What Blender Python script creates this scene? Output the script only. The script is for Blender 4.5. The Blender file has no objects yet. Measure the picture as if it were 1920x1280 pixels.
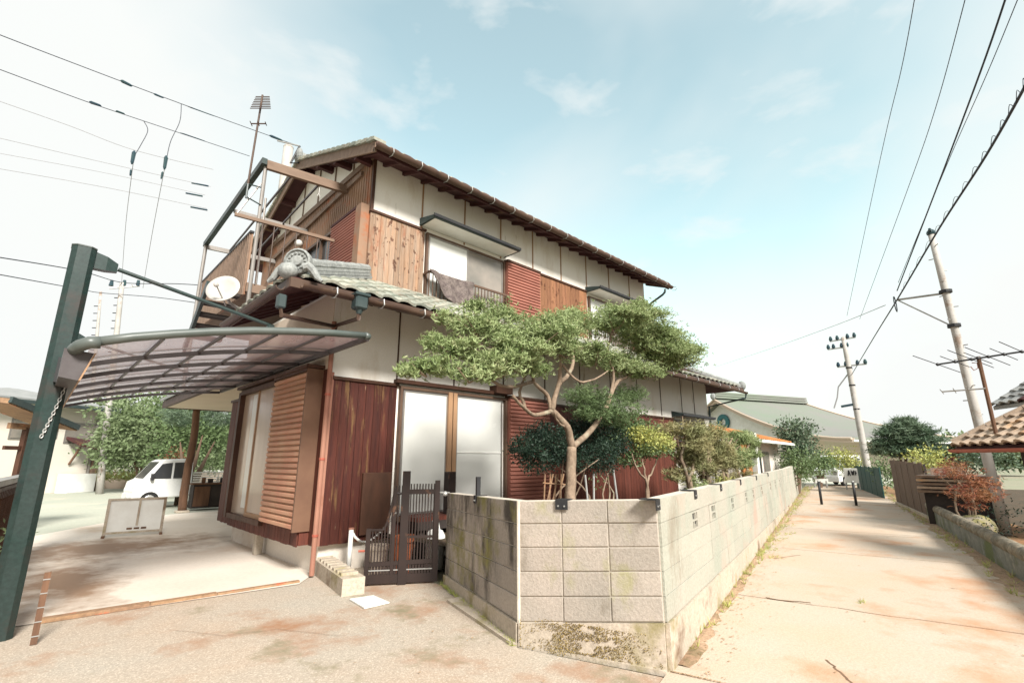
import bpy, math, random
from mathutils import Vector, Matrix, noise
random.seed(7)
R = math.radians
scene = bpy.context.scene
col = scene.collection

# ------------------------------------------------------------------ camera
EYE = 1.50
FPX = 911.0
PITCH, HEAD = R(13.7), R(46.1)
cam_d = bpy.data.cameras.new('camera')
cam = bpy.data.objects.new('camera', cam_d)
col.objects.link(cam)
cam.location = (0, 0, EYE)
cam.rotation_euler = (R(90) + PITCH, 0, HEAD - R(90))
cam_d.sensor_width = 36.0
cam_d.lens = FPX / 1920 * 36
cam_d.clip_start = 0.05
cam_d.clip_end = 3000
scene.camera = cam

# ------------------------------------------------------------------ world / sun
SUN_EL, SUN_AZ = 37.0, -104.0       # azimuth measured in the XY plane from +X
world = bpy.data.worlds.new('World')
scene.world = world
world.use_nodes = True
wn, wl = world.node_tree.nodes, world.node_tree.links
wn.clear()
w_out = wn.new('ShaderNodeOutputWorld')
w_bg = wn.new('ShaderNodeBackground')
w_bg.inputs['Strength'].default_value = 0.065
w_sky = wn.new('ShaderNodeTexSky')
w_sky.sky_type = 'NISHITA'
w_sky.sun_disc = False
w_sky.sun_elevation = R(SUN_EL)
w_sky.sun_rotation = R(90 - SUN_AZ)
w_sky.air_density = 1.0
w_sky.dust_density = 2.0
w_tc = wn.new('ShaderNodeTexCoord')
def wnoise(scale, detail, rough, loc=(0, 0, 0), sc=(1, 1, 1), dist=0.0):
    mp = wn.new('ShaderNodeMapping')
    mp.inputs['Location'].default_value = loc
    mp.inputs['Scale'].default_value = sc
    wl.new(w_tc.outputs['Generated'], mp.inputs['Vector'])
    n = wn.new('ShaderNodeTexNoise')
    n.inputs['Scale'].default_value = scale
    n.inputs['Detail'].default_value = detail
    n.inputs['Roughness'].default_value = rough
    n.inputs['Distortion'].default_value = dist
    wl.new(mp.outputs['Vector'], n.inputs['Vector'])
    return n.outputs['Fac']
def wmath(op, a, b=None, clamp=False):
    m = wn.new('ShaderNodeMath'); m.operation = op; m.use_clamp = clamp
    for i, v in enumerate((a, b)):
        if v is None: continue
        if isinstance(v, (int, float)): m.inputs[i].default_value = v
        else: wl.new(v, m.inputs[i])
    return m.outputs[0]
def wramp(fac, stops):
    r = wn.new('ShaderNodeValToRGB')
    e = r.color_ramp.elements
    while len(e) < len(stops): e.new(0.5)
    for el, (p, c) in zip(e, stops):
        el.position = p; el.color = (*c, 1)
    wl.new(fac, r.inputs['Fac'])
    return r.outputs['Color']
# an opening of blue in the thin overcast, with soft cloud edges
w_open = Vector((0.607, 0.378, 0.70)).normalized()
w_dot = wn.new('ShaderNodeVectorMath'); w_dot.operation = 'DOT_PRODUCT'
wl.new(w_tc.outputs['Generated'], w_dot.inputs[0])
w_dot.inputs[1].default_value = w_open
n1 = wnoise(1.6, 4, 0.5, (3.1, 0.4, 1.0), (1, 1, 1.6), 0.4)
n2 = wnoise(5.0, 5, 0.55, (0.7, 2.4, 0.0), (1, 1, 2.2), 0.2)
v = wmath('ADD', w_dot.outputs['Value'], wmath('MULTIPLY', wmath('SUBTRACT', n1, 0.5), 0.38))
cover = wramp(v, [(0.74, (1, 1, 1)), (0.83, (0.78,) * 3), (0.91, (0.44,) * 3), (0.98, (0.12,) * 3)])
puff = wramp(n2, [(0.56, (0, 0, 0)), (0.68, (0.55, 0.55, 0.55))])
cov = wn.new('ShaderNodeMix'); cov.data_type = 'RGBA'; cov.blend_type = 'SCREEN'
cov.inputs['Factor'].default_value = 0.8
wl.new(cover, cov.inputs['A']); wl.new(puff, cov.inputs['B'])
w_mix = wn.new('ShaderNodeMix'); w_mix.data_type = 'RGBA'
wl.new(cov.outputs['Result'], w_mix.inputs['Factor'])
w_gain = wn.new('ShaderNodeMix'); w_gain.data_type = 'RGBA'; w_gain.blend_type = 'MULTIPLY'
w_gain.inputs['Factor'].default_value = 1.0
w_gain.inputs['B'].default_value = (2.0, 1.95, 1.28, 1)
wl.new(w_sky.outputs['Color'], w_gain.inputs['A'])
wl.new(w_gain.outputs['Result'], w_mix.inputs['A'])
w_mix.inputs['B'].default_value = (3.85, 3.93, 3.86, 1)
wl.new(w_mix.outputs['Result'], w_bg.inputs['Color'])
wl.new(w_bg.outputs['Background'], w_out.inputs['Surface'])

sun_d = bpy.data.lights.new('sun', 'SUN')
sun_d.energy = 2.2
sun_d.angle = R(15)
sun_d.color = (1.0, 0.965, 0.91)
sun = bpy.data.objects.new('sun', sun_d)
col.objects.link(sun)
sv = Vector((math.cos(R(SUN_EL)) * math.cos(R(SUN_AZ)), math.cos(R(SUN_EL)) * math.sin(R(SUN_AZ)), math.sin(R(SUN_EL))))
sun.rotation_euler = sv.to_track_quat('Z', 'Y').to_euler()

scene.view_settings.view_transform = 'Standard'
scene.view_settings.look = 'None'
scene.view_settings.exposure = 1.95
scene.view_settings.gamma = 1.0
scene.view_settings.use_curve_mapping = False
scene.render.engine = 'CYCLES'
scene.render.resolution_x, scene.render.resolution_y = 1024, 682

# ------------------------------------------------------------------ surveying helpers
cf = Vector((math.cos(HEAD) * math.cos(PITCH), math.sin(HEAD) * math.cos(PITCH), math.sin(PITCH)))
cr = Vector((math.sin(HEAD), -math.cos(HEAD), 0))
cu = cr.cross(cf)
O = Vector((0, 0, EYE))
def ray(x, y): return cf + cr * ((x - 960) / FPX) + cu * ((640 - y) / FPX)
def at_z(x, y, z=0.0):
    d = ray(x, y); return O + d * ((z - EYE) / d.z)
def at_x(x, y, X):
    d = ray(x, y); return O + d * (X / d.x)
def at_y(x, y, Y):
    d = ray(x, y); return O + d * (Y / d.y)
def at_d(x, y, D):
    d = ray(x, y); return O + d * (D / math.hypot(d.x, d.y))
def at_plane(x, y, p, n):
    d = ray(x, y); return O + d * ((p - O).dot(n) / d.dot(n))

# ------------------------------------------------------------------ materials
def mat(name, c1, c2=None, scale=3.0, rough=0.75, bump=0.15, stretch=(1, 1, 1), spread=(0.35, 0.65), detail=6,
        fine=None, stain=None, stain2=None, vary=0.0, metal=0.0, spec=0.22, bdist=0.01, trans=0.0, alpha=1.0, cell=None, spots=()):
    """procedural surface; textures are laid out in world metres"""
    m = bpy.data.materials.new(name); m.use_nodes = True
    N, L = m.node_tree.nodes, m.node_tree.links
    bs = N['Principled BSDF']
    geo = N.new('ShaderNodeNewGeometry')
    def nz(sc, st=(1, 1, 1), det=6, ro=0.6, off=0.0):
        mp = N.new('ShaderNodeMapping'); mp.inputs['Scale'].default_value = st
        mp.inputs['Location'].default_value = (off, off * 0.7, off * 1.3)
        L.new(geo.outputs['Position'], mp.inputs['Vector'])
        n = N.new('ShaderNodeTexNoise')
        n.inputs['Scale'].default_value = sc; n.inputs['Detail'].default_value = det
        n.inputs['Roughness'].default_value = ro
        L.new(mp.outputs['Vector'], n.inputs['Vector'])
        return n.outputs['Fac']
    def ramp(f, a, b):
        r = N.new('ShaderNodeMapRange'); r.clamp = True
        r.inputs['From Min'].default_value = a; r.inputs['From Max'].default_value = b
        L.new(f, r.inputs['Value']); return r.outputs['Result']
    def mixc(f, a, b, mode='MIX'):
        x = N.new('ShaderNodeMix'); x.data_type = 'RGBA'; x.blend_type = mode
        if isinstance(f, (int, float)): x.inputs['Factor'].default_value = f
        else: L.new(f, x.inputs['Factor'])
        for k, v in (('A', a), ('B', b)):
            if isinstance(v, tuple): x.inputs[k].default_value = (*v, 1)
            else: L.new(v, x.inputs[k])
        return x.outputs['Result']
    c2 = c2 or tuple(x * 0.85 for x in c1)
    base = nz(scale, stretch, detail)
    colr = mixc(ramp(base, *spread), c1, c2)
    if fine:                                   # (scale, dark factor)
        f = nz(fine[0], fine[2] if len(fine) > 2 else (1, 1, 1), 3, 0.7, 5.0)
        k = fine[1]
        colr = mixc(1.0, colr, mixc(ramp(f, 0.35, 0.65), (k, k, k), (1, 1, 1)), 'MULTIPLY')
    if cell:                                   # speckled aggregate (scale, colour, amount)
        vo = N.new('ShaderNodeTexVoronoi'); vo.inputs['Scale'].default_value = cell[0]
        L.new(geo.outputs['Position'], vo.inputs['Vector'])
        hs = N.new('ShaderNodeSeparateColor'); L.new(vo.outputs['Color'], hs.inputs['Color'])
        colr = mixc(ramp(hs.outputs['Red'], 1 - cell[2], 1.0), colr, cell[1])
    for i, s in enumerate((stain, stain2)):
        if s:                                  # (colour, scale, threshold, width, stretch)
            f = nz(s[1], s[4] if len(s) > 4 else (1, 1, 1), 8, 0.65, 11.0 + 7 * i)
            colr = mixc(ramp(f, s[2], s[2] + s[3]), colr, s[0])
    for (sc_, (sx_, sy_), (rx_, ry_)) in spots:      # a patch of colour with its own place and outline
        sp_ = N.new('ShaderNodeSeparateXYZ'); L.new(geo.outputs['Position'], sp_.inputs[0])
        def mm(op, a, b):
            q = N.new('ShaderNodeMath'); q.operation = op
            for i_, v_ in enumerate((a, b)):
                if isinstance(v_, (int, float)): q.inputs[i_].default_value = v_
                else: L.new(v_, q.inputs[i_])
            return q.outputs[0]
        dx_ = mm('DIVIDE', mm('SUBTRACT', sp_.outputs[0], sx_), rx_); dy_ = mm('DIVIDE', mm('SUBTRACT', sp_.outputs[1], sy_), ry_)
        dd_ = mm('SQRT', mm('ADD', mm('MULTIPLY', dx_, dx_), mm('MULTIPLY', dy_, dy_)), 0)
        dd_ = mm('ADD', dd_, mm('MULTIPLY', mm('SUBTRACT', nz(1.8, (1, 1, 1), 8, 0.65, 3.0), 0.5), 2.4))
        colr = mixc(mm('SUBTRACT', 1.0, ramp(dd_, 0.35, 1.15)), colr, sc_)
    if vary:
        oi = N.new('ShaderNodeObjectInfo')
        r = N.new('ShaderNodeMapRange'); L.new(oi.outputs['Random'], r.inputs['Value'])
        r.inputs['To Min'].default_value = 1 - vary; r.inputs['To Max'].default_value = 1 + vary * 0.5
        cc = N.new('ShaderNodeCombineColor')
        for q in ('Red', 'Green', 'Blue'): L.new(r.outputs['Result'], cc.inputs[q])
        colr = mixc(1.0, colr, cc.outputs['Color'], 'MULTIPLY')
    L.new(colr, bs.inputs['Base Color'])
    rr = N.new('ShaderNodeMapRange'); L.new(base, rr.inputs['Value'])
    rr.inputs['To Min'].default_value = max(0, rough - 0.12); rr.inputs['To Max'].default_value = min(1, rough + 0.12)
    L.new(rr.outputs['Result'], bs.inputs['Roughness'])
    bs.inputs['Metallic'].default_value = metal
    bs.inputs['Specular IOR Level'].default_value = spec
    if trans:
        bs.inputs['Transmission Weight'].default_value = trans
    bs.inputs['Alpha'].default_value = alpha
    if bump:
        b = N.new('ShaderNodeBump'); b.inputs['Strength'].default_value = bump
        b.inputs['Distance'].default_value = bdist
        src = nz((fine[0] if fine else scale * 8), (fine[2] if fine and len(fine) > 2 else stretch), 4, 0.7, 5.0)
        L.new(src, b.inputs['Height']); L.new(b.outputs['Normal'], bs.inputs['Normal'])
    return m

def leafmat(name, c1, c2, c3=None, sc=2.2):
    m = mat(name, c1, c2, scale=sc, rough=0.55, bump=0, spread=(0.38, 0.62), detail=3, spec=0.3,
            stain=((c3 or c1), 9.0, 0.55, 0.12))
    N, L = m.node_tree.nodes, m.node_tree.links
    bs = N['Principled BSDF']; out = N['Material Output']
    tr = N.new('ShaderNodeBsdfTranslucent'); mx = N.new('ShaderNodeMixShader'); mx.inputs[0].default_value = 0.22
    L.new(bs.inputs['Base Color'].links[0].from_socket, tr.inputs['Color'])
    L.new(bs.outputs[0], mx.inputs[1]); L.new(tr.outputs[0], mx.inputs[2]); L.new(mx.outputs[0], out.inputs['Surface'])
    return m

M = {}
M['apron'] = mat('aggregate_concrete', (0.44, 0.345, 0.26), (0.41, 0.365, 0.30), 0.55, 0.9, 0.35, fine=(60, 0.72),
                 stain=((0.30, 0.17, 0.10), 0.9, 0.52, 0.16), stain2=((0.22, 0.19, 0.12), 1.7, 0.58, 0.12), cell=(120, (0.54, 0.46, 0.37), 0.2), bdist=0.008)
M['slab'] = mat('smooth_concrete', (0.62, 0.54, 0.45), (0.68, 0.62, 0.54), 0.5, 0.6, 0.1, fine=(25, 0.9),
                stain=((0.52, 0.40, 0.29), 0.42, 0.56, 0.12), spec=0.5, spots=(((0.24, 0.15, 0.09), (1.1, 11.6), (2.1, 1.3)), ((0.24, 0.15, 0.09), (0.6, 8.8), (0.55, 2.0)), ((0.30, 0.22, 0.15), (-.6, 7.2), (0.9, 1.2))))
M['road'] = mat('worn_concrete', (0.50, 0.38, 0.28), (0.47, 0.40, 0.32), 0.9, 0.9, 0.4, fine=(50, 0.85),
                stain=((0.42, 0.24, 0.14), 0.8, 0.54, 0.16), stain2=((0.22, 0.16, 0.11), 3.0, 0.68, 0.05), vary=0.06)
M['joint'] = mat('joint_dirt', (0.12, 0.08, 0.05), (0.2, 0.12, 0.07), 6, 0.95, 0.3)
M['earth'] = mat('brown_earth', (0.33, 0.17, 0.08), (0.24, 0.15, 0.08), 2, 0.95, 0.6, fine=(30, 0.6), stain=((0.16, 0.15, 0.06), 3, 0.55, 0.1))
M['field'] = mat('dry_ground', (0.30, 0.27, 0.20), (0.24, 0.26, 0.17), 0.1, 0.95, 0.3, fine=(5, 0.8))
M['soil'] = mat('garden_soil', (0.12, 0.08, 0.05), (0.07, 0.06, 0.04), 3, 0.95, 0.6, fine=(25, 0.6))
M['block'] = mat('concrete_block', (0.45, 0.385, 0.325), (0.37, 0.33, 0.28), 1.8, 0.9, 0.55, fine=(45, 0.82), vary=0.12,
                 stain=((0.18, 0.15, 0.11), 1.7, 0.54, 0.16, (1, 1, 0.6)), stain2=((0.30, 0.28, 0.15), 1.9, 0.54, 0.14, (1, 1, 0.7)))
M['block_old'] = mat('weathered_concrete_block', (0.44, 0.38, 0.32), (0.33, 0.29, 0.25), 1.3, 0.9, 0.6, fine=(45, 0.8), vary=0.18,
                 stain=((0.07, 0.06, 0.05), 2.6, 0.47, 0.13, (1, 1, 0.4)), stain2=((0.22, 0.20, 0.08), 1.9, 0.50, 0.12))
M['block_long'] = mat('painted_block', (0.42, 0.385, 0.32), (0.35, 0.36, 0.295), 1.1, 0.9, 0.6, fine=(45, 0.82), vary=0.06,
                 stain=((0.24, 0.20, 0.15), 1.6, 0.57, 0.12, (1, 1, 0.35)), stain2=((0.40, 0.30, 0.24), 1.1, 0.55, 0.15))
M['mortar'] = mat('mortar', (0.60, 0.54, 0.46), (0.42, 0.37, 0.30), 5, 0.95, 0.3)
M['footing'] = mat('footing_concrete', (0.52, 0.44, 0.35), (0.44, 0.38, 0.30), 1.2, 0.9, 0.5, fine=(30, 0.75),
                   stain=((0.26, 0.22, 0.11), 2.3, 0.54, 0.14), stain2=((0.17, 0.11, 0.07), 1.2, 0.56, 0.1))
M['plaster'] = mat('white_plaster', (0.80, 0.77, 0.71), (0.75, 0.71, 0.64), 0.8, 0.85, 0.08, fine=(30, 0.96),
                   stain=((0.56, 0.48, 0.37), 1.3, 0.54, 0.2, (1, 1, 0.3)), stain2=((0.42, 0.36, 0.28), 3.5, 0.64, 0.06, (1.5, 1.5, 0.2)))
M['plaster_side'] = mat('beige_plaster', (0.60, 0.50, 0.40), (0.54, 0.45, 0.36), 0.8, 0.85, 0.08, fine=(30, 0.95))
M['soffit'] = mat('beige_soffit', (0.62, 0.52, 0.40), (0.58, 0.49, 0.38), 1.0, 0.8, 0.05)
M['board_dark'] = mat('varnished_dark_boards', (0.085, 0.024, 0.016), (0.055, 0.017, 0.013), 2.0, 0.55, 0.3, (9, 9, 0.7), fine=(14, 0.7, (5, 5, 0.35)),
                      stain=((0.13, 0.07, 0.03), 2.2, 0.56, 0.10, (5, 5, 0.6)), stain2=((0.36, 0.26, 0.16), 5.0, 0.66, 0.05, (5, 5, 0.5)), vary=0.25)
M['board_red'] = mat('red_brown_boards', (0.14, 0.042, 0.027), (0.09, 0.03, 0.021), 2.0, 0.6, 0.3, (9, 9, 0.7), fine=(14, 0.75, (5, 5, 0.35)), vary=0.2)
M['board_worn'] = mat('weathered_cedar_boards', (0.34, 0.205, 0.125), (0.33, 0.24, 0.175), 2.0, 0.7, 0.3, (8, 8, 0.6), fine=(14, 0.72, (5, 5, 0.3)),
                      stain=((0.11, 0.055, 0.035), 9.0, 0.575, 0.03, (1.2, 1.2, 0.7)), stain2=((0.27, 0.11, 0.06), 1.6, 0.55, 0.12, (2, 2, 0.7)), vary=0.2)
M['board_orange'] = mat('orange_cedar_boards', (0.31, 0.15, 0.075), (0.22, 0.10, 0.055), 2.0, 0.65, 0.3, (8, 8, 0.6), fine=(14, 0.65, (5, 5, 0.3)),
                        stain=((0.10, 0.04, 0.02), 7.0, 0.59, 0.03, (1.2, 1.2, 0.8)), vary=0.2)
M['trim'] = mat('dark_brown_trim', (0.075, 0.035, 0.022), (0.05, 0.025, 0.016), 3, 0.5, 0.1, (3, 3, 1))
M['trim_tan'] = mat('tan_metal_trim', (0.34, 0.20, 0.11), (0.28, 0.17, 0.10), 2, 0.5, 0.05)
M['barge'] = mat('brown_bargeboard', (0.20, 0.135, 0.095), (0.15, 0.10, 0.07), 2, 0.6, 0.15, (1, 4, 4))
M['side_brown'] = mat('brown_shutter_side', (0.17, 0.095, 0.06), (0.13, 0.07, 0.045), 2, 0.5, 0.05)
M['siding'] = mat('tan_corrugated_metal', (0.27, 0.165, 0.105), (0.22, 0.135, 0.09), 1.5, 0.5, 0.05, stain=((0.30, 0.10, 0.04), 1.3, 0.56, 0.1))
M['slat_red'] = mat('red_metal_slat', (0.33, 0.135, 0.10), (0.28, 0.115, 0.085), 2, 0.5, 0.05, vary=0.1)
M['slat_tan'] = mat('faded_pink_metal_slat', (0.46, 0.27, 0.17), (0.44, 0.21, 0.14), 2.2, 0.5, 0.05, vary=0.15)
M['glass'] = mat('window_with_closed_shoji', (0.60, 0.60, 0.56), (0.56, 0.56, 0.53), 0.8, 0.25, 0.0, spec=0.5)
M['glass_tan'] = mat('window_with_tan_curtain', (0.42, 0.32, 0.24), (0.34, 0.26, 0.20), 0.9, 0.2, 0.0, (3, 3, 0.6), spec=0.6)
M['glass_grey'] = mat('grey_window_glass', (0.24, 0.21, 0.18), (0.16, 0.15, 0.13), 1.6, 0.14, 0.0, spec=0.6)
M['glass_dark'] = mat('dark_window_glass', (0.03, 0.035, 0.04), (0.05, 0.05, 0.05), 1, 0.12, 0.0, spec=0.6)
M['alu'] = mat('grey_aluminium', (0.28, 0.26, 0.24), (0.22, 0.20, 0.18), 4, 0.4, 0.05, metal=0.4)
M['frame'] = mat('bronze_window_frame', (0.12, 0.075, 0.05), (0.09, 0.055, 0.04), 4, 0.4, 0.0)
M['maroon'] = mat('dark_maroon_eaves', (0.075, 0.028, 0.028), (0.055, 0.022, 0.021), 2, 0.6, 0.2, (1, 1, 4), stain=((0.14, 0.08, 0.04), 2.2, 0.58, 0.08))
M['tile'] = mat('grey_green_roof_tile', (0.27, 0.30, 0.25), (0.40, 0.38, 0.31), 2.2, 0.7, 0.3, vary=0.3, fine=(22, 0.75),
                stain=((0.32, 0.26, 0.20), 3.0, 0.56, 0.1))
M['tile_edge'] = mat('brown_eave_tile', (0.08, 0.04, 0.034), (0.13, 0.08, 0.055), 2.2, 0.65, 0.2, vary=0.3)
M['tile_tan'] = mat('sunbleached_tan_tile', (0.44, 0.34, 0.25), (0.36, 0.26, 0.19), 1.4, 0.8, 0.3, vary=0.22, fine=(22, 0.8), stain=((0.50, 0.28, 0.13), 1.3, 0.56, 0.1))
M['tile_grey'] = mat('ribbed_grey_tile', (0.22, 0.23, 0.22), (0.30, 0.30, 0.29), 2, 0.7, 0.2, vary=0.25)
M['ridge'] = mat('grey_ridge_tile', (0.34, 0.35, 0.33), (0.24, 0.25, 0.24), 7, 0.75, 0.4, vary=0.15, fine=(30, 0.65))
M['gutter'] = mat('brown_gutter', (0.048, 0.028, 0.022), (0.085, 0.052, 0.035), 3, 0.45, 0.05)
M['pipe_red'] = mat('faded_red_downpipe', (0.27, 0.12, 0.085), (0.32, 0.16, 0.11), 1.6, 0.6, 0.1, stain=((0.24, 0.10, 0.06), 2.2, 0.55, 0.1))
M['green_metal'] = mat('dark_green_metal', (0.012, 0.032, 0.027), (0.024, 0.038, 0.034), 1.5, 0.38, 0.05, fine=(30, 0.7), spec=0.35,
                       stain=((0.03, 0.028, 0.024), 1.8, 0.55, 0.1))
M['grey_pipe'] = mat('grey_green_pipe', (0.055, 0.07, 0.062), (0.09, 0.10, 0.09), 2.5, 0.4, 0.05, spec=0.5)
M['rib'] = mat('dark_bronze_rib', (0.06, 0.05, 0.05), (0.09, 0.08, 0.08), 3, 0.4, 0.0)
M['hood'] = mat('black_green_hood_metal', (0.03, 0.045, 0.045), (0.045, 0.06, 0.058), 3, 0.45, 0.05)
M['black'] = mat('black_metal', (0.02, 0.02, 0.022), (0.03, 0.03, 0.03), 4, 0.5, 0.05)
M['gate'] = mat('dark_bronze_gate_metal', (0.032, 0.021, 0.018), (0.024, 0.017, 0.015), 3, 0.45, 0.05, stain=((0.12, 0.06, 0.035), 4, 0.6, 0.08))
M['white'] = mat('white_paint', (0.72, 0.72, 0.68), (0.64, 0.63, 0.58), 3, 0.5, 0.02)
M['carpaint'] = mat('white_car_paint', (0.74, 0.74, 0.72), (0.70, 0.70, 0.68), 2, 0.25, 0.0, spec=0.6)
M['dish'] = mat('white_dish_enamel', (0.42, 0.40, 0.37), (0.34, 0.32, 0.29), 4, 0.5, 0.02)
M['steel'] = mat('galvanised_steel', (0.40, 0.40, 0.38), (0.30, 0.29, 0.27), 6, 0.45, 0.05, metal=0.5)
M['pole'] = mat('concrete_pole', (0.42, 0.40, 0.37), (0.34, 0.32, 0.29), 2, 0.85, 0.1, stain=((0.25, 0.19, 0.15), 2, 0.58, 0.08))
M['wire'] = mat('black_cable', (0.03, 0.035, 0.045), (0.04, 0.04, 0.05), 1, 0.6, 0.0)
M['wire_grey'] = mat('grey_cable', (0.22, 0.22, 0.22), (0.26, 0.25, 0.25), 1, 0.6, 0.0)
M['wood_post'] = mat('knotty_wood_post', (0.16, 0.085, 0.05), (0.10, 0.055, 0.035), 3, 0.75, 0.4, (4, 4, 0.7))
M['wood_strip'] = mat('worn_timber', (0.36, 0.22, 0.12), (0.26, 0.16, 0.10), 2, 0.8, 0.4, (1, 4, 4), fine=(20, 0.7), stain=((0.40, 0.12, 0.06), 3, 0.6, 0.06))
M['fence_wood'] = mat('grey_brown_fence_board', (0.17, 0.115, 0.085), (0.12, 0.085, 0.065), 2, 0.8, 0.3, (6, 6, 0.5), fine=(14, 0.75, (4, 4, 0.4)), vary=0.15)
M['fence_green'] = mat('dark_green_mesh_fence', (0.018, 0.055, 0.05), (0.03, 0.07, 0.06), 4, 0.6, 0.1)
M['lowwall'] = mat('mossy_grey_wall', (0.26, 0.26, 0.23), (0.16, 0.17, 0.15), 1.6, 0.9, 0.4, fine=(22, 0.7), vary=0.12,
                   stain=((0.11, 0.13, 0.06), 1.5, 0.52, 0.1), stain2=((0.40, 0.36, 0.30), 1.2, 0.58, 0.12))
M['coping'] = mat('rounded_coping', (0.32, 0.27, 0.20), (0.18, 0.16, 0.12), 4, 0.9, 0.5, fine=(22, 0.6), vary=0.15)
M['bark'] = mat('light_brown_bark', (0.33, 0.24, 0.17), (0.20, 0.145, 0.10), 4, 0.85, 0.5, (2, 2, 0.6), fine=(25, 0.7), stain=((0.30, 0.28, 0.20), 3, 0.57, 0.1))
M['bark_dark'] = mat('dark_bark', (0.14, 0.09, 0.06), (0.10, 0.07, 0.05), 4, 0.9, 0.5, (2, 2, 0.6))
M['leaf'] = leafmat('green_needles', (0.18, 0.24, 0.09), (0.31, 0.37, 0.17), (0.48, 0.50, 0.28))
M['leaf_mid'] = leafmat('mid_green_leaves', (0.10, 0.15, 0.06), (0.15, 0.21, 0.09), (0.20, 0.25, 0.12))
M['leaf_dark'] = leafmat('dark_glossy_leaves', (0.016, 0.034, 0.022), (0.03, 0.055, 0.032), (0.045, 0.07, 0.05))
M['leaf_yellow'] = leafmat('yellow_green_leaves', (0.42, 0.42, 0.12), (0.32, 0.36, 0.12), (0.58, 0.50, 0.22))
M['leaf_tan'] = leafmat('dry_tan_fronds', (0.33, 0.29, 0.14), (0.25, 0.26, 0.12), (0.38, 0.34, 0.18))
M['leaf_far'] = leafmat('distant_green_leaves', (0.13, 0.18, 0.08), (0.20, 0.25, 0.13), (0.28, 0.32, 0.19), 0.6)
M['leaf_conifer'] = leafmat('blue_green_conifer_needles', (0.08, 0.13, 0.075), (0.14, 0.19, 0.12), (0.21, 0.25, 0.17), 0.8)
M['leaf_red'] = leafmat('rusty_maple_leaves', (0.26, 0.075, 0.045), (0.34, 0.17, 0.08), (0.20, 0.05, 0.05))
M['debris'] = leafmat('dead_leaf_litter', (0.34, 0.22, 0.12), (0.40, 0.27, 0.15), (0.24, 0.15, 0.08))
M['polycarb'] = mat('smoky_pink_polycarbonate', (0.62, 0.50, 0.54), (0.55, 0.44, 0.48), 1.5, 0.3, 0.0, alpha=0.48, spec=0.4,
                    stain=((0.35, 0.25, 0.26), 1.8, 0.58, 0.1))
M['cloth'] = mat('dark_patterned_blanket', (0.11, 0.085, 0.08), (0.22, 0.18, 0.16), 9, 0.95, 0.5, fine=(40, 0.5), bdist=0.02)
M['terracotta'] = mat('terracotta', (0.42, 0.13, 0.06), (0.36, 0.11, 0.05), 4, 0.8, 0.1)
M['dark'] = mat('dark_shed_boards', (0.035, 0.028, 0.025), (0.05, 0.04, 0.035), 3, 0.8, 0.2)
M['temple_roof'] = mat('pale_green_copper_roof', (0.16, 0.19, 0.145), (0.19, 0.18, 0.17), 0.15, 0.7, 0.05)
M['temple_trim'] = mat('pale_salmon_trim', (0.52, 0.42, 0.34), (0.48, 0.39, 0.31), 0.5, 0.7, 0.0)
M['teal'] = mat('teal_enamel', (0.03, 0.12, 0.13), (0.04, 0.15, 0.16), 2, 0.4, 0.0)
M['orange_tile'] = mat('orange_glazed_tile', (0.50, 0.20, 0.07), (0.42, 0.15, 0.05), 3, 0.5, 0.1, vary=0.2)
M['rust'] = mat('red_painted_gutter', (0.36, 0.09, 0.06), (0.30, 0.09, 0.06), 3, 0.5, 0.05)
M['pale_wall'] = mat('pale_cream_wall', (0.58, 0.58, 0.50), (0.62, 0.54, 0.47), 0.4, 0.85, 0.02)
M['blue'] = mat('blue_plastic', (0.10, 0.22, 0.42), None, 2, 0.5, 0.0)
M['insul'] = mat('blue_black_insulator', (0.02, 0.04, 0.06), (0.03, 0.06, 0.06), 3, 0.3, 0.0)
M['tyre'] = mat('tyre_rubber', (0.02, 0.02, 0.02), None, 3, 0.9, 0.1)
M['red_plastic'] = mat('red_lens', (0.5, 0.03, 0.02), None, 3, 0.3, 0.0)

# ------------------------------------------------------------------ mesh helpers
def tag(o, label=None, cat=None, group=None, kind=None):
    if label: o['label'] = label
    if cat: o['category'] = cat
    if group: o['group'] = group
    if kind: o['kind'] = kind
    return o
def wloc(o):
    v = Vector((0, 0, 0))
    while o: v += o.location; o = o.parent
    return v
def thing(name, loc, label, cat, group=None):
    o = bpy.data.objects.new(name, None)
    o.empty_display_size = 0.1
    o.location = loc; col.objects.link(o)
    return tag(o, label, cat, group)

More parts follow.
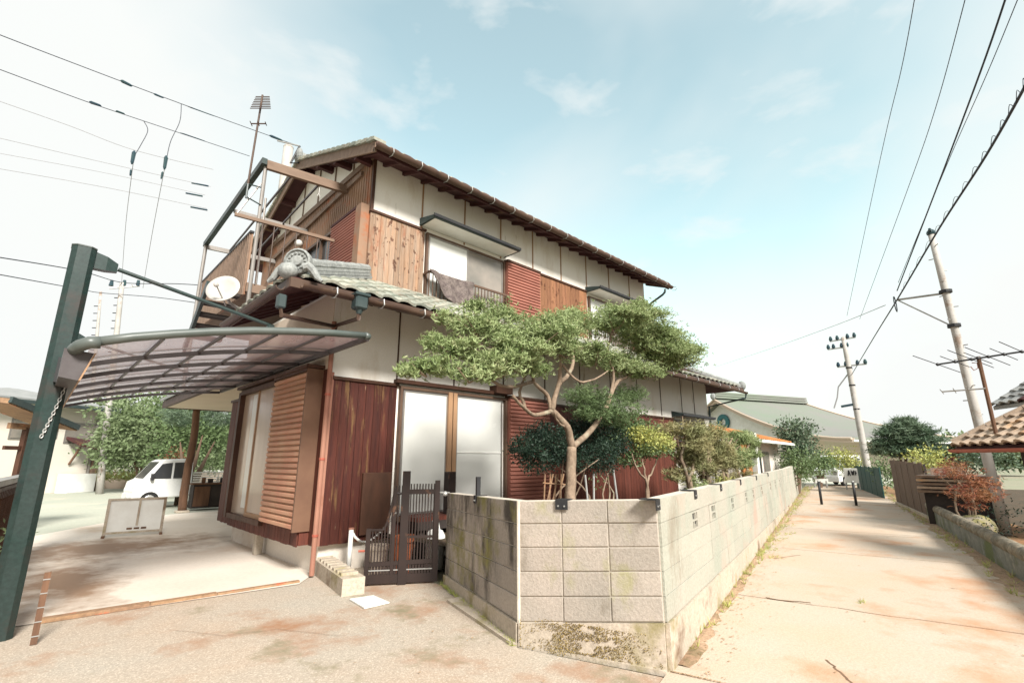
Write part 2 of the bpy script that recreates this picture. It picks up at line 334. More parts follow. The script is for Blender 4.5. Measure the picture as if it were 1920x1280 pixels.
class MB:
    def __init__(s): s.v = []; s.f = []
    def add(s, vs, fs):
        n = len(s.v); s.v += [tuple(v) for v in vs]; s.f += [tuple(i + n for i in f) for f in fs]; return s
    def box(s, a, b):
        x0, y0, z0 = [min(a[i], b[i]) for i in range(3)]; x1, y1, z1 = [max(a[i], b[i]) for i in range(3)]
        return s.add([(x0, y0, z0), (x1, y0, z0), (x1, y1, z0), (x0, y1, z0), (x0, y0, z1), (x1, y0, z1), (x1, y1, z1), (x0, y1, z1)],
                     [(3, 2, 1, 0), (4, 5, 6, 7), (0, 1, 5, 4), (1, 2, 6, 5), (2, 3, 7, 6), (3, 0, 4, 7)])
    def bevbox(s, a, b, e):
        """box with chamfered edges"""
        x0, y0, z0 = [min(a[i], b[i]) for i in range(3)]; x1, y1, z1 = [max(a[i], b[i]) for i in range(3)]
        def ring(z, q): return [(x0 + q, y0, z), (x1 - q, y0, z), (x1, y0 + q, z), (x1, y1 - q, z), (x1 - q, y1, z), (x0 + q, y1, z), (x0, y1 - q, z), (x0, y0 + q, z)]
        def inner(z): return [(x0 + e, y0 + e, z), (x1 - e, y0 + e, z), (x1 - e, y0 + e, z), (x1 - e, y1 - e, z), (x1 - e, y1 - e, z), (x0 + e, y1 - e, z), (x0 + e, y1 - e, z), (x0 + e, y0 + e, z)]
        rs = [inner(z0), ring(z0 + e, e), ring(z1 - e, e), inner(z1)]
        return s.loft(rs)
    def loft(s, rings, close=True, caps=True):
        n = len(rings[0]); k = len(s.v)
        for r in rings: s.v += [tuple(p) for p in r]
        for i in range(len(rings) - 1):
            for j in range(n if close else n - 1):
                a = k + i * n + j; b = k + i * n + (j + 1) % n
                s.f.append((a, b, b + n, a + n))
        if caps and close:
            s.f.append(tuple(k + j for j in range(n))[::-1]); s.f.append(tuple(k + (len(rings) - 1) * n + j for j in range(n)))
        return s
    def bar(s, a, b, w, h, up=(0, 0, 1)):
        a, b = Vector(a), Vector(b); d = (b - a).normalized(); u = Vector(up)
        if abs(d.dot(u)) > 0.98: u = Vector((0, 1, 0))
        sd = d.cross(u).normalized(); u = sd.cross(d).normalized()
        r = [sd * w / 2 + u * h / 2, -sd * w / 2 + u * h / 2, -sd * w / 2 - u * h / 2, sd * w / 2 - u * h / 2]
        return s.loft([[a + p for p in r], [b + p for p in r]])
    def tube(s, pts, r, n=8, r1=None, caps=True):
        pts = [Vector(p) for p in pts]; rings = []
        L = len(pts); ref = None
        for i, p in enumerate(pts):
            d = (pts[min(i + 1, L - 1)] - pts[max(i - 1, 0)]).normalized()
            if ref is None:
                ref = d.orthogonal().normalized()
            ref = (ref - d * ref.dot(d)).normalized()
            q = d.cross(ref)
            rr = r[i] if isinstance(r, (list, tuple)) else (r if r1 is None else r + (r1 - r) * i / max(1, L - 1))
            rings.append([p + ref * rr * math.cos(t) + q * rr * math.sin(t) for t in [2 * math.pi * j / n for j in range(n)]])
        return s.loft(rings, True, caps)
    def quad(s, *p): return s.add(p, [tuple(range(len(p)))])
    def prism(s, poly, off):
        off = Vector(off); poly = [Vector(p) for p in poly]; n = len(poly)
        return s.add(poly + [p + off for p in poly], [tuple(range(n))[::-1], tuple(range(n, 2 * n))] + [(i, (i + 1) % n, n + (i + 1) % n, n + i) for i in range(n)])
    def sphere(s, c, r, nu=12, nv=8, sc=(1, 1, 1)):
        c = Vector(c); rings = []
        for i in range(nv + 1):
            t = math.pi * (i + 0.001 if i == 0 else (i - 0.001 if i == nv else i)) / nv
            rings.append([c + Vector((sc[0] * r * math.sin(t) * math.cos(2 * math.pi * j / nu), sc[1] * r * math.sin(t) * math.sin(2 * math.pi * j / nu), sc[2] * r * math.cos(t))) for j in range(nu)])
        return s.loft(rings)
    def build(s, name, m, parent=None, smooth=False, **kw):
        off = wloc(parent) if parent else Vector((0, 0, 0))
        me = bpy.data.meshes.new(name)
        me.from_pydata([(x - off.x, y - off.y, z - off.z) for x, y, z in s.v], [], s.f)
        me.validate(); me.update()
        me.materials.append(M[m] if isinstance(m, str) else m)
        if smooth: me.polygons.foreach_set('use_smooth', [True] * len(me.polygons)); 
        o = bpy.data.objects.new(name, me); col.objects.link(o)
        if parent: o.parent = parent
        tag(o, **kw)
        return o
def inst(src, parent, loc, rot=(0, 0, 0), scale=(1, 1, 1)):
    """copy of a part sharing its mesh; loc in world"""
    o = src.copy(); col.objects.link(o); o.parent = parent
    o.location = Vector(loc) - (wloc(parent) if parent else Vector((0, 0, 0)))
    o.rotation_euler = rot; o.scale = scale
    return o
def proto(mb, name, m, smooth=False):
    me = bpy.data.meshes.new(name); me.from_pydata(mb.v, [], mb.f); me.validate(); me.update(); me.materials.append(M[m])
    if smooth: me.polygons.foreach_set('use_smooth', [True] * len(me.polygons))
    return me
def put(me, name, parent, loc, rot=(0, 0, 0), scale=(1, 1, 1), **kw):
    o = bpy.data.objects.new(name, me); col.objects.link(o); o.parent = parent
    o.location = Vector(loc) - (wloc(parent) if parent else Vector((0, 0, 0)))
    o.rotation_euler = rot; o.scale = scale
    return tag(o, **kw)

def blades(mb, p, n, L, W, up=0.6, rnd=random, spread=1.0):
    """tuft of narrow blades growing from p"""
    for _ in range(n):
        d = Vector((rnd.gauss(0, 1) * spread, rnd.gauss(0, 1) * spread, rnd.gauss(0, 0.6) + up)).normalized()
        s = d.cross(Vector((rnd.gauss(0, 1), rnd.gauss(0, 1), rnd.gauss(0, 1)))).normalized() * W / 2
        l = L * rnd.uniform(0.6, 1.2)
        mb.add([p - s, p + s, p + d * l + s * 0.3, p + d * l - s * 0.3], [(0, 1, 2, 3)])
def leaf(mb, p, L, W, rnd=random, nrm=None):
    d = Vector((rnd.gauss(0, 1), rnd.gauss(0, 1), rnd.gauss(0, 0.7))).normalized()
    if nrm is not None: d = (d + nrm * 0.8).normalized()
    s = d.cross(Vector((rnd.gauss(0, 1), rnd.gauss(0, 1), rnd.gauss(0, 1)))).normalized() * W / 2
    mb.add([p, p + d * L * 0.5 + s, p + d * L, p + d * L * 0.5 - s], [(0, 1, 2, 3)])
def crown(blobs, dens, L, W, kind='leaf', seed=1, name='crown', m='leaf', parent=None, up=0.6, ragged=0.25):
    """foliage grown through ellipsoid clumps (x,y,z,rx,ry,rz)"""
    rnd = random.Random(seed); mb = MB()
    for (cx, cy, cz, rx, ry, rz) in blobs:
        k = int(dens * (rx * ry * rz) ** (2 / 3))
        for _ in range(k):
            d = Vector((rnd.gauss(0, 1), rnd.gauss(0, 1), rnd.gauss(0, 1))).normalized()
            q = rnd.random() ** 0.45
            w = 1 + ragged * 2.2 * noise.noise(Vector((cx + d.x * 1.3, cy + d.y * 1.3, cz + d.z * 1.3)) * 2.6 / max(0.3, rx))
            p = Vector((cx + d.x * rx * q * w, cy + d.y * ry * q * w, cz + d.z * rz * q * w * (0.75 if d.z < 0 else 1)))
            if noise.noise(p * (2.2 / max(0.25, rx))) < -0.22: continue
            if kind == 'needle': blades(mb, p, 4, L, W, up, rnd)
            else: leaf(mb, p, L * rnd.uniform(0.6, 1.3), W, rnd, d)
    return mb.build(name, m, parent)
def limb(pts, r0, r1, n=8, sub=4, wob=0.0, rnd=random):
    """smooth tapered limb through points"""
    pts = [Vector(p) for p in pts]; out = []
    for i in range(len(pts) - 1):
        p0 = pts[max(i - 1, 0)]; p1 = pts[i]; p2 = pts[i + 1]; p3 = pts[min(i + 2, len(pts) - 1)]
        for k in range(sub):
            t = k / sub
            out.append(0.5 * ((2 * p1) + (p2 - p0) * t + (2 * p0 - 5 * p1 + 4 * p2 - p3) * t * t + (3 * p1 - p0 - 3 * p2 + p3) * t ** 3))
    out.append(pts[-1])
    if wob: out = [p + Vector((rnd.gauss(0, wob), rnd.gauss(0, wob), 0)) if 0 < i < len(out) - 1 else p for i, p in enumerate(out)]
    L = len(out)
    return out, [r0 + (r1 - r0) * i / (L - 1) for i in range(L)]

# ================================================================== GROUND
def sheet(name, pts, z, m, **kw):
    mb = MB(); mb.quad(*[(p[0], p[1], z) for p in pts]); return mb.build(name, m, **kw)
sheet('ground', [(-600, -600), (900, -600), (900, 900), (-600, 900)], -0.03, 'field', kind='structure')
M['lot'] = mat('pale_lot_surface', (0.44, 0.44, 0.36), (0.38, 0.40, 0.33), 0.25, 0.9, 0.2, fine=(12, 0.88), stain=((0.50, 0.45, 0.36), 0.5, 0.55, 0.1))
sheet('parking_lot', [(-14, 13.6), (3.0, 13.6), (7, 17.2), (14, 40), (-14, 40)], -0.006, 'lot', kind='structure')
sheet('forecourt', [(-9, -7), (2.6, -7), (3.5, 2.1), (3.15, 3.2), (3.9, 5.3), (4.2, 7.0), (2.6, 7.0), (-9, 7.6)], -0.004, 'apron', kind='structure')
sp = at_z(70, 1168); sq = at_z(560, 1095)
sheet('carport_floor', [(-9, sp.y + 0.72), (sp.x, sp.y), (sq.x, sq.y), (2.94, 6.93), (3.3, 7.0), (3.9, 11), (4.4, 17.6), (2.2, 17), (0, 13.9), (-9, 14.2)], 0.004, 'slab', kind='structure')

# concrete road beside the house, slab by slab
W0 = Vector((3.60, 2.10, 0)); RD = (Vector((19.15, 6.02, 0)) - W0).normalized(); RP = Vector((RD.y, -RD.x, 0))
Q0 = Vector((9.26, 0.33, 0)); QD = (Vector((16.23, 1.93, 0)) - Q0).normalized()
def road_l(t): return W0 + RD * t
def road_r(t):
    p = W0 + RD * t; k = (Q0 - p).dot(Vector((-QD.y, QD.x, 0))) / RP.dot(Vector((-QD.y, QD.x, 0)))
    return p + RP * k
M['road_bed'] = M['joint']
sheet('road_bed', [road_l(-12) + RP * -0.0, road_l(34), road_r(34) + RP * 0.4, road_r(-12) + RP * 3], -0.012, 'earth', kind='structure')
road = tag(MB().quad(*[(p.x, p.y, -0.008) for p in (road_l(-12) + RP * 0.02, road_l(33.5), road_r(33.5), road_r(-12))]).build('road', 'joint'), kind='structure')
rj = random.Random(3)
cuts = [-12, -7.4, -3.1, 2.55, 6.25, 9.35, 12.6, 16, 19.5, 23, 26.6, 30, 33.5]
for i in range(len(cuts) - 1):
    a, b = cuts[i], cuts[i + 1]
    rings = []
    n = 14
    rough_a = [rj.gauss(0, 0.014) for _ in range(n + 1)]
    if i == 0: prev = rough_a
    rough_b = [rj.gauss(0, 0.014) for _ in range(n + 1)]
    mb = MB(); top = []
    skew = 0.10
    for s in range(n + 1):
        f = s / n
        la, ra = road_l(a), road_r(a); lb, rb = road_l(b), road_r(b)
        pa = la.lerp(ra, f) + RD * (0.020 + prev[s] * 0.6 - skew * f) ; pb = lb.lerp(rb, f) + RD * (-0.020 + rough_b[s] * 0.6 - skew * f)
        top.append((pa, pb))
    vs = []; fs = []
    for pa, pb in top: vs += [(pa.x, pa.y, 0.004), (pb.x, pb.y, 0.004), (pa.x, pa.y, -0.02), (pb.x, pb.y, -0.02)]
    for s in range(n):
        k = 4 * s
        fs += [(k, k + 4, k + 5, k + 1), (k + 2, k + 6, k + 4, k), (k + 1, k + 5, k + 7, k + 3)]
    mb.add(vs, fs).build('road_slab', 'road', road)
    prev = rough_b
# cracks, thin strips of dirt lying in the slab surface
for pix, w in (([(1550, 1236), (1575, 1258), (1602, 1282), (1630, 1320)], 0.016), ([(1436, 1119), (1460, 1124), (1520, 1129)], 0.03), ([(1780, 1010), (1700, 1006), (1640, 1003)], 0.012), ([(1500, 1040), (1450, 1046)], 0.02), ([(330, 1180), (420, 1190), (520, 1178), (640, 1190)], 0.004)):
    P_ = [at_z(x, y, 0.0062) for x, y in pix]; mb = MB()
    pts = []
    for i in range(len(P_) - 1):
        for k in range(6): pts.append(P_[i].lerp(P_[i + 1], k / 6) + Vector((rj.gauss(0, .006), rj.gauss(0, .006), 0)))
    pts.append(P_[-1])
    for i in range(len(pts) - 1):
        d = (pts[i + 1] - pts[i]).normalized(); s = Vector((-d.y, d.x, 0)) * w * 0.5
        mb.quad(pts[i] - s, pts[i + 1] - s, pts[i + 1] + s, pts[i] + s)
    mb.build('crack', 'joint', road)
M['silt'] = mat('brown_silt', (0.42, 0.29, 0.19), (0.33, 0.21, 0.13), 2.5, 0.95, 0.6, fine=(40, 0.65), stain=((0.17, 0.13, 0.07), 3, 0.55, 0.1))
def silt(edge, side, t0, t1, w0, label_seed):
    mb = MB(); vs = []; fs = []; n_ = int((t1 - t0) / .06)
    for i in range(n_ + 1):
        t = t0 + (t1 - t0) * i / n_
        w = w0 * max(.12, 1 + .7 * noise.noise(Vector((t * .9, label_seed, 0))) + .5 * noise.noise(Vector((t * 4.5, label_seed, 2))) + .35 * noise.noise(Vector((t * 15, label_seed, 4))))
        a = edge(t); b = a + RP * side * w
        vs += [(a.x, a.y, .012), (a.x * .6 + b.x * .4, a.y * .6 + b.y * .4, .016 + .006 * noise.noise(Vector((t * 9, 0, 0)))), (b.x, b.y, .0045)]
        if i: k = 3 * i; fs += [(k - 3, k, k + 1, k - 2), (k - 2, k + 1, k + 2, k - 1)]
    mb.add(vs, fs); mb.build('silt', 'silt', road, kind='stuff')
silt(lambda t: road_l(t) + RP * .03, 1, .15, 30, .085, 1.0)
silt(lambda t: road_r(t), -1, -6, 26, .20, 5.0)
sheet('road_verge', [road_l(33.5), road_l(90) - RP * 6, road_r(90) + RP * 12, road_r(33.5)], 0.0, 'lot', kind='structure')
sheet('garden_soil', [(4.05, 5.3), (3.32, 3.25), (3.72, 2.27), (24, 7.4), (24, 9), (15.5, 8), (15.3, 6.95), (3.9, 6.95)], 0.42, 'soil', kind='structure')
sheet('yard_beyond_wall', [road_r(5.5) + RP * .1, road_r(33) + RP * .1, road_r(33) + RP * 14, road_r(-8) + RP * 14, road_r(-8) + RP * .4], -0.02, 'soil', kind='structure')

# ================================================================== BLOCK WALL
def facet(p00, p10, p11, p01, nrm, t=0.02, gap=0.004, ch=0.006):
    """a raised face of masonry between four corners with chamfered arrises"""
    ps = [Vector(p) for p in (p00, p10, p11, p01)]; c = sum(ps, Vector()) / 4
    def inset(p, g):
        q = p.copy()
        e1 = (ps[1] - ps[0]).normalized(); e2 = Vector((0, 0, 1))
        q += e1 * (g if (p - c).dot(e1) < 0 else -g); q += e2 * (g if (p - c).z < 0 else -g)
        return q
    a = [inset(p, gap) for p in ps]; b = [inset(p, gap) + nrm * (t - ch) for p in ps]; d = [inset(p, gap + ch) + nrm * t for p in ps]
    return MB().loft([a, b, d])
wall = thing('block_wall', (3.19, 3.22, 0), 'stained concrete block garden wall on a thick footing with openwork blocks', 'wall')
TH = 0.12
segs = [  # start, end, block-bottom z at both, top z at both, columns, material
    (Vector((3.97, 5.32, 0)), Vector((3.19, 3.22, 0)), 0.12, 0.18, 1.09, 1.15, 3, 'block_old'),
    (Vector((3.19, 3.22, 0)), Vector((3.60, 2.10, 0)), 0.18, 0.33, 1.15, 1.20, 3, 'block'),
    (Vector((3.60, 2.10, 0)), Vector((19.15, 6.02, 0)), 0.33, 0.07, 1.20, 1.22, 34, 'block_long')]
wr = random.Random(11)
for si, (A, B, zb0, zb1, zt0, zt1, nc, m) in enumerate(segs):
    d = (B - A).normalized(); nrm = Vector((d.y, -d.x, 0))
    if nrm.dot(-A) < 0: nrm = -nrm
    inn = -nrm
    core = MB()
    L = (B - A).length
    a, b = A + d * 0.002 , B - d * 0.002
    def Z(t, r): return (zb0 + (zb1 - zb0) * t) * (1 - r) + (zt0 + (zt1 - zt0) * t) * r
    V = lambda p, z: Vector((p.x, p.y, z))
    core.prism([V(a, zb0 - 0.02), V(b, zb1 - 0.02), V(b, zt1 - 0.004), V(a, zt0 - 0.004)], inn * TH)
    core.build('mortar_core', 'mortar', wall)
    ft = MB()
    o = 0.035
    ft.prism([V(a, -0.3), V(b, -0.3), V(b, zb1), V(a, zb0)], inn * TH)
    ftf = MB().prism([V(a, -0.3), V(b, -0.3), V(b, zb1 - 0.006), V(a, zb0 - 0.006)], nrm * o)
    ftf.build('footing', 'footing', wall)
    # which columns carry an openwork block
    holes = set()
    if si == 2:
        for px, py in ((1290, 972), (1337, 955), (1370, 940), (1393, 931), (1412, 924), (1428, 918), (1441, 913), (1452, 908), (1461, 905)):
            p = at_plane(px, py, A, nrm); holes.add(int((p - A).dot(d) / L * nc))
    for r in range(5):
        for c in range(nc):
            t0, t1 = c / nc, (c + 1) / nc
            q = [V(A.lerp(B, t0), Z(t0, r / 5)), V(A.lerp(B, t1), Z(t1, r / 5)), V(A.lerp(B, t1), Z(t1, (r + 1) / 5)), V(A.lerp(B, t0), Z(t0, (r + 1) / 5))]
            tt = (0.012 if si < 2 else 0.022) + wr.uniform(-0.003, 0.003)
            if r == 3 and c in holes:
                # openwork block: frame and inner web, black plate painting the shade in the holes
                mb = MB(); e = (q[1] - q[0]); w = e.length; h = (q[3] - q[0]).length
                fx = [0.05, 0.36, 0.42, 0.58, 0.64, 0.95]; 
                def pt(u, vv): return q[0] + (q[1] - q[0]) * u + (q[3] - q[0]) * vv
                def pc(u0, u1, v0, v1): mb.prism([pt(u0, v0), pt(u1, v0), pt(u1, v1), pt(u0, v1)], nrm * tt)
                pc(0.01, 0.28, 0.02, 0.98); pc(0.72, 0.99, 0.02, 0.98); pc(0.28, 0.72, 0.02, 0.12); pc(0.28, 0.72, 0.88, 0.98); pc(0.28, 0.72, 0.46, 0.55)
                pc(0.38, 0.43, 0.12, 0.46); pc(0.57, 0.62, 0.55, 0.88); pc(0.49, 0.52, 0.12, 0.3)
                ob = mb.build('openwork_block', m, wall)
                MB().prism([pt(0.28, 0.12) , pt(0.72, 0.12), pt(0.72, 0.88), pt(0.28, 0.88)], nrm * 0.003).build('shade_plate', 'black', ob)
            else:
                facet(*q, nrm, tt, 0.0015 if si == 2 else 0.004, 0.0015 if si == 2 else 0.005).build('block', m, wall)
# end pier, corner posts and top brackets
MB().bevbox((4.0, 5.22, 0), (4.13, 5.36, 1.08), 0.008).build('end_block', 'block_old', wall)
for (x, y, z0, z1) in ((3.19, 3.22, 0.0, 1.15),):
    MB().tube([(x - .012, y, 0.17), (x - .012, y, 1.15)], 0.016, 8).build('corner_joint', 'mortar', wall)
# low kerb strip at the foot of the wall
k0 = [at_z(838, 1128), at_z(955, 1208), at_z(1250, 1266)]; k1 = [at_z(868, 1120), at_z(1000, 1212), at_z(1252, 1259)]
mb = MB()
for i in range(2):
    a, b, c, d_ = k0[i], k0[i + 1], k1[i + 1], k1[i]
    mb.prism([(a.x, a.y, -.01), (b.x, b.y, -.01), (c.x, c.y, -.01), (d_.x, d_.y, -.01)], (0, 0, 0.035))
mb.build('kerb', 'footing', wall)
# fence brackets left on the wall top
def bracket(px, py, A, B, tall, k):
    d = (B - A).normalized(); nrm = Vector((d.y, -d.x, 0)); nrm = nrm if nrm.dot(-A) > 0 else -nrm
    p = at_plane(px, py, A + nrm * 0.024, nrm)
    t = (p - A).dot(d) / (B - A).length
    zt = segs[k][4] + (segs[k][5] - segs[k][4]) * t
    base = Vector((p.x, p.y, zt)) + nrm * 0.002
    mb = MB()
    w = 0.055 if not tall else 0.035
    def bx(u0, u1, v0, v1, z0, z1):
        mb.prism([base + d * u0 + nrm * v0 + Vector((0, 0, z0)), base + d * u1 + nrm * v0 + Vector((0, 0, z0)), base + d * u1 + nrm * v1 + Vector((0, 0, z0)), base + d * u0 + nrm * v1 + Vector((0, 0, z0))], (0, 0, z1 - z0))
    bx(-w, w, 0, 0.006, -0.075, 0.006); bx(-w, w, -0.13, 0.0, 0.002, 0.008)
    if tall: bx(-0.022, 0.022, -0.055, -0.012, 0.008, 0.20)
    br = mb.build('fence_bracket', 'black', wall)
    for s in (-1, 1):
        c = base + d * s * w * 0.5 + nrm * 0.007 + Vector((0, 0, -0.045))
        MB().tube([c, c + nrm * 0.008], 0.008, 6).build('bolt', 'steel', br)
bracket(891, 935, segs[0][0], segs[0][1], True, 0)
bracket(1053, 945, segs[1][0], segs[1][1], False, 1)
for x in (1232, 1303, 1351, 1388, 1418, 1440): bracket(x, 937 - (x - 1230) * 0.22, segs[2][0], segs[2][1], False, 2)
# the wall goes on past the house plot, a little higher with a ledge
A = Vector((19.15, 6.02, 0)); B = Vector((30.5, 8.95, 0)); d = (B - A).normalized(); nrm = Vector((d.y, -d.x, 0))
wall2 = thing('far_wall', A, 'pale block wall carrying on beyond the garden wall towards the bollards', 'wall')
MB().prism([A + Vector((0, 0, -.1)), B + Vector((0, 0, -.1)), B + Vector((0, 0, 1.30)), A + Vector((0, 0, 1.22))], -nrm * 0.12).build('wall_core', 'mortar', wall2)
for r in range(5):
    for c in range(14):
        a, b = A.lerp(B, c / 14), A.lerp(B, (c + 1) / 14)
        za, zb = 1.22 + .08 * c / 14, 1.22 + .08 * (c + 1) / 14
        facet(a + Vector((0, 0, za * r / 5)), b + Vector((0, 0, zb * r / 5)), b + Vector((0, 0, zb * (r + 1) / 5)), a + Vector((0, 0, za * (r + 1) / 5)), nrm, 0.02, 0.003, 0.003).build('block', 'block_long', wall2)

# ================================================================== HOUSE
HX, HY = 2.94, 6.90          # lower storey corner
UX, UY = 3.84, 7.80          # upper storey corner
LZ, PZ = 0.37, 2.65
house = thing('house', (HX, HY, 0), 'two storey timber and plaster house with weathered boards and red slatted shutter boxes', 'house')
# foundation and walls
MB().box((HX + .10, HY + .10, -.05), (15.2, 11.0, LZ + .02)).box((6.6, 11.0, -.05), (15.2, 17.2, LZ + .02)).build('foundation', 'slab', house)
MB().box((HX, HY, LZ), (15.3, 11.1, 4.05)).box((6.5, 11.1, LZ), (15.3, 17.2, 3.6)).build('lower_wall', 'plaster', house)
RS = 0.385
def roofz(y): return 6.86 + (min(y, 21.9 - y) - 7.1) * RS      # underside of the main roof
up = MB()
g = [(UX, UY, 3.6), (UX, 14.1, 3.6), (UX, 14.1, roofz(14.1)), (UX, 10.95, roofz(10.95)), (UX, UY, roofz(UY))]
up.prism(g, (13.45 - UX, 0, 0)); up.build('upper_wall', 'plaster', house)
# thin batten joints in the plaster
for x in (4.95, 6.05, 7.13, 8.22, 9.30, 10.39, 11.48, 12.57):
    MB().box((x - .016, UY - .014, 6.06), (x + .016, UY, roofz(UY) + .02)).build('plaster_batten', 'alu' if 0 else 'trim_tan', house)
for x in (4.05, 5.2, 6.4, 7.6, 8.8, 10.0, 11.2, 12.4, 13.6, 14.4):
    MB().box((x - .012, HY - .012, PZ + .05), (x + .012, HY, 4.0)).build('plaster_batten', 'trim', house)
MB().box((UX - .03, UY - .03, 6.0), (UX + .03, UY + .02, roofz(UY))).build('corner_trim', 'trim', house)

def boards_y(x0, x1, z0, z1, y, m, w=0.13, t=0.018, header='trim', seed=0):
    """vertical boards on a wall facing -Y"""
    rr = random.Random(seed + int(x0 * 10)); n = max(1, round((x1 - x0) / w)); w = (x1 - x0) / n
    for i in range(n):
        a = x0 + i * w
        MB().box((a + .003, y - t - rr.uniform(0, .004), z0 + rr.uniform(-.006, .006)), (a + w - .003, y, z1)).build('board', m, house)
    if header: MB().box((x0 - .02, y - t - .03, z1), (x1 + .02, y, z1 + .045)).build('board_cap', header, house)
def boards_x(y0, y1, z0, z1, x, m, w=0.13, t=0.018, header='trim', seed=0):
    rr = random.Random(seed + int(y0 * 10)); n = max(1, round((y1 - y0) / w)); w = (y1 - y0) / n
    for i in range(n):
        a = y0 + i * w
        MB().box((x - t - rr.uniform(0, .004), a + .003, z0 + rr.uniform(-.006, .006)), (x, a + w - .003, z1)).build('board', m, house)
    if header: MB().box((x - t - .03, y0 - .02, z1), (x, y1 + .02, z1 + .045)).build('board_cap', header, house)
boards_y(3.001, 4.06, LZ, PZ, HY, 'board_dark', 0.13)
boards_y(7.66, 13.0, LZ, PZ - .03, HY, 'board_red', 0.13)
boards_y(4.1, 6.43, LZ, 0.62, HY, 'board_red', 0.13, header=None)
boards_y(UX - .02, 5.03, 4.55, 6.02, UY, 'board_worn', 0.115)
boards_y(8.38, 10.36, 4.45, 6.02, UY, 'board_orange', 0.115)
MB().box((HX + .01, HY - .03, LZ), (3.0, HY, PZ + .1)).build('corner_post', 'pipe_red', house)

def slatbox_y(x0, x1, z0, z1, y, dep, n, m, cap='trim'):
    b = MB().box((x0, y - dep + .025, z0), (x1, y, z1)).build('shutter_box', m, house)
    MB().box((x0 - .02, y - dep - .01, z1), (x1 + .02, y, z1 + .05)).build('cap_rail', cap, b)
    h = (z1 - z0) / n
    pr = MB().prism([(x0, 0, 0), (x0, -.028, h * .18), (x0, -.028, h * .66), (x0, 0, h * .88)], (x1 - x0, 0, 0))
    me = proto(pr, 'slat', m)
    for i in range(n): put(me, 'slat', b, (0, y - dep + .025, z0 + i * h))
    return b
def slatbox_x(y0, y1, z0, z1, x, dep, n, m, cap='trim'):
    b = MB().box((x - dep + .025, y0, z0), (x, y1, z1)).build('shutter_box', 'trim_tan', house)
    MB().box((x - dep - .01, y0 - .02, z1), (x, y1 + .02, z1 + .05)).build('cap_rail', cap, b)
    h = (z1 - z0) / n
    pr = MB().prism([(0, y0, 0), (-.028, y0, h * .18), (-.028, y0, h * .66), (0, y0, h * .88)], (0, y1 - y0, 0))
    me = proto(pr, 'slat', m)
    for i in range(n): put(me, 'slat', b, (x - dep + .025, 0, z0 + i * h))
    return b
slatbox_y(6.47, 7.60, 0.50, 2.66, HY, 0.14, 30, 'slat_red')
slatbox_y(7.25, 8.34, 4.40, 5.99, UY, 0.14, 22, 'slat_red')
slatbox_y(12.52, 13.35, 4.6, 5.95, UY, 0.12, 18, 'slat_red')

def window_y(x0, x1, z0, z1, y, panes, fr='frame', dep=0.07, mull=()):
    f = MB()
    t = 0.045
    f.box((x0, y - dep, z0), (x0 + t, y, z1)); f.box((x1 - t, y - dep, z0), (x1, y, z1))
    f.box((x0 + t, y - dep - .03, z0 - .03), (x1 - t, y, z0 + .04)); f.box((x0 + t, y - dep, z1 - t), (x1 - t, y, z1))
    w = f.build('window', fr, house)
    for (a, b, m, off) in panes:
        MB().box((a, y - off, z0 + .04), (b, y - off + .012, z1 - t)).build('pane', m, w)
        s = MB(); q = .032
        s.box((a, y - off - .012, z0 + .04), (a + q, y - off, z1 - t)); s.box((b - q, y - off - .012, z0 + .04), (b, y - off, z1 - t))
        s.box((a + q, y - off - .012, z1 - t - q), (b - q, y - off, z1 - t)); s.box((a + q, y - off - .012, z0 + .04), (b - q, y - off, z0 + .09))
        s.build('sash', 'alu' if m != 'glass_dark' else 'frame', w)
    for (a, b, z) in mull: MB().box((a, y - dep - .02, z), (b, y - dep, z + .02)).build('muntin', 'alu', w)
    return w
w1 = window_y(4.10, 6.45, 0.62, 2.66, HY, [(4.17, 5.06, 'glass', .035), (5.24, 6.34, 'glass', .035)])
MB().box((5.045, HY - .085, .62), (5.13, HY, 2.64)).box((5.15, HY - .085, .62), (5.23, HY, 2.64)).build('mullion', 'trim_tan', w1)
MB().box((5.24 + .03, HY - .046, 1.62), (6.31, HY - .036, 1.645)).build('muntin', 'white', w1)
w2 = window_y(5.05, 7.22, 4.55, 6.0, UY, [(5.10, 6.13, 'glass', .055), (6.10, 7.17, 'glass_grey', .03)])
w3 = window_y(10.40, 12.48, 4.6, 5.92, UY, [(10.45, 11.45, 'glass', .055), (11.42, 12.43, 'glass_grey', .03)])
w4 = window_y(13.05, 14.9, 1.42, 2.62, HY, [(13.1, 14.0, 'glass_dark', .055), (13.97, 14.85, 'glass_dark', .03)])
for i in range(9): MB().box((13.1, HY - .10, 1.5 + i * .12), (14.85, HY - .085, 1.53 + i * .12)).build('lattice_bar', 'trim', w4)
def hood(x0, x1, y, z, dep, m='hood'):
    h = MB().prism([(x0, y, z + .16), (x0, y - dep, z + .05), (x0, y - dep, z), (x0, y, z)], (x1 - x0, 0, 0)).build('window_hood', m, house)
    MB().box((x0 + .05, y - dep + .05, z - .004), (x1 - .05, y - .01, z - .001)).build('hood_soffit', 'white', h)
    MB().box((x0 - .01, y - dep - .02, z + .015), (x1 + .01, y - dep, z + .075)).build('hood_lip', 'black', h)
hood(4.90, 7.27, UY, 6.12, 0.52); hood(10.33, 12.55, UY, 6.02, 0.50); hood(12.95, 15.0, HY, 2.70, 0.35)
MB().box((6.47 - .42, HY - .2, 2.72), (6.47, HY, 2.86)).box((4.0, HY - .12, 2.70), (6.4, HY, 2.76)).build('lintel', 'trim', house)

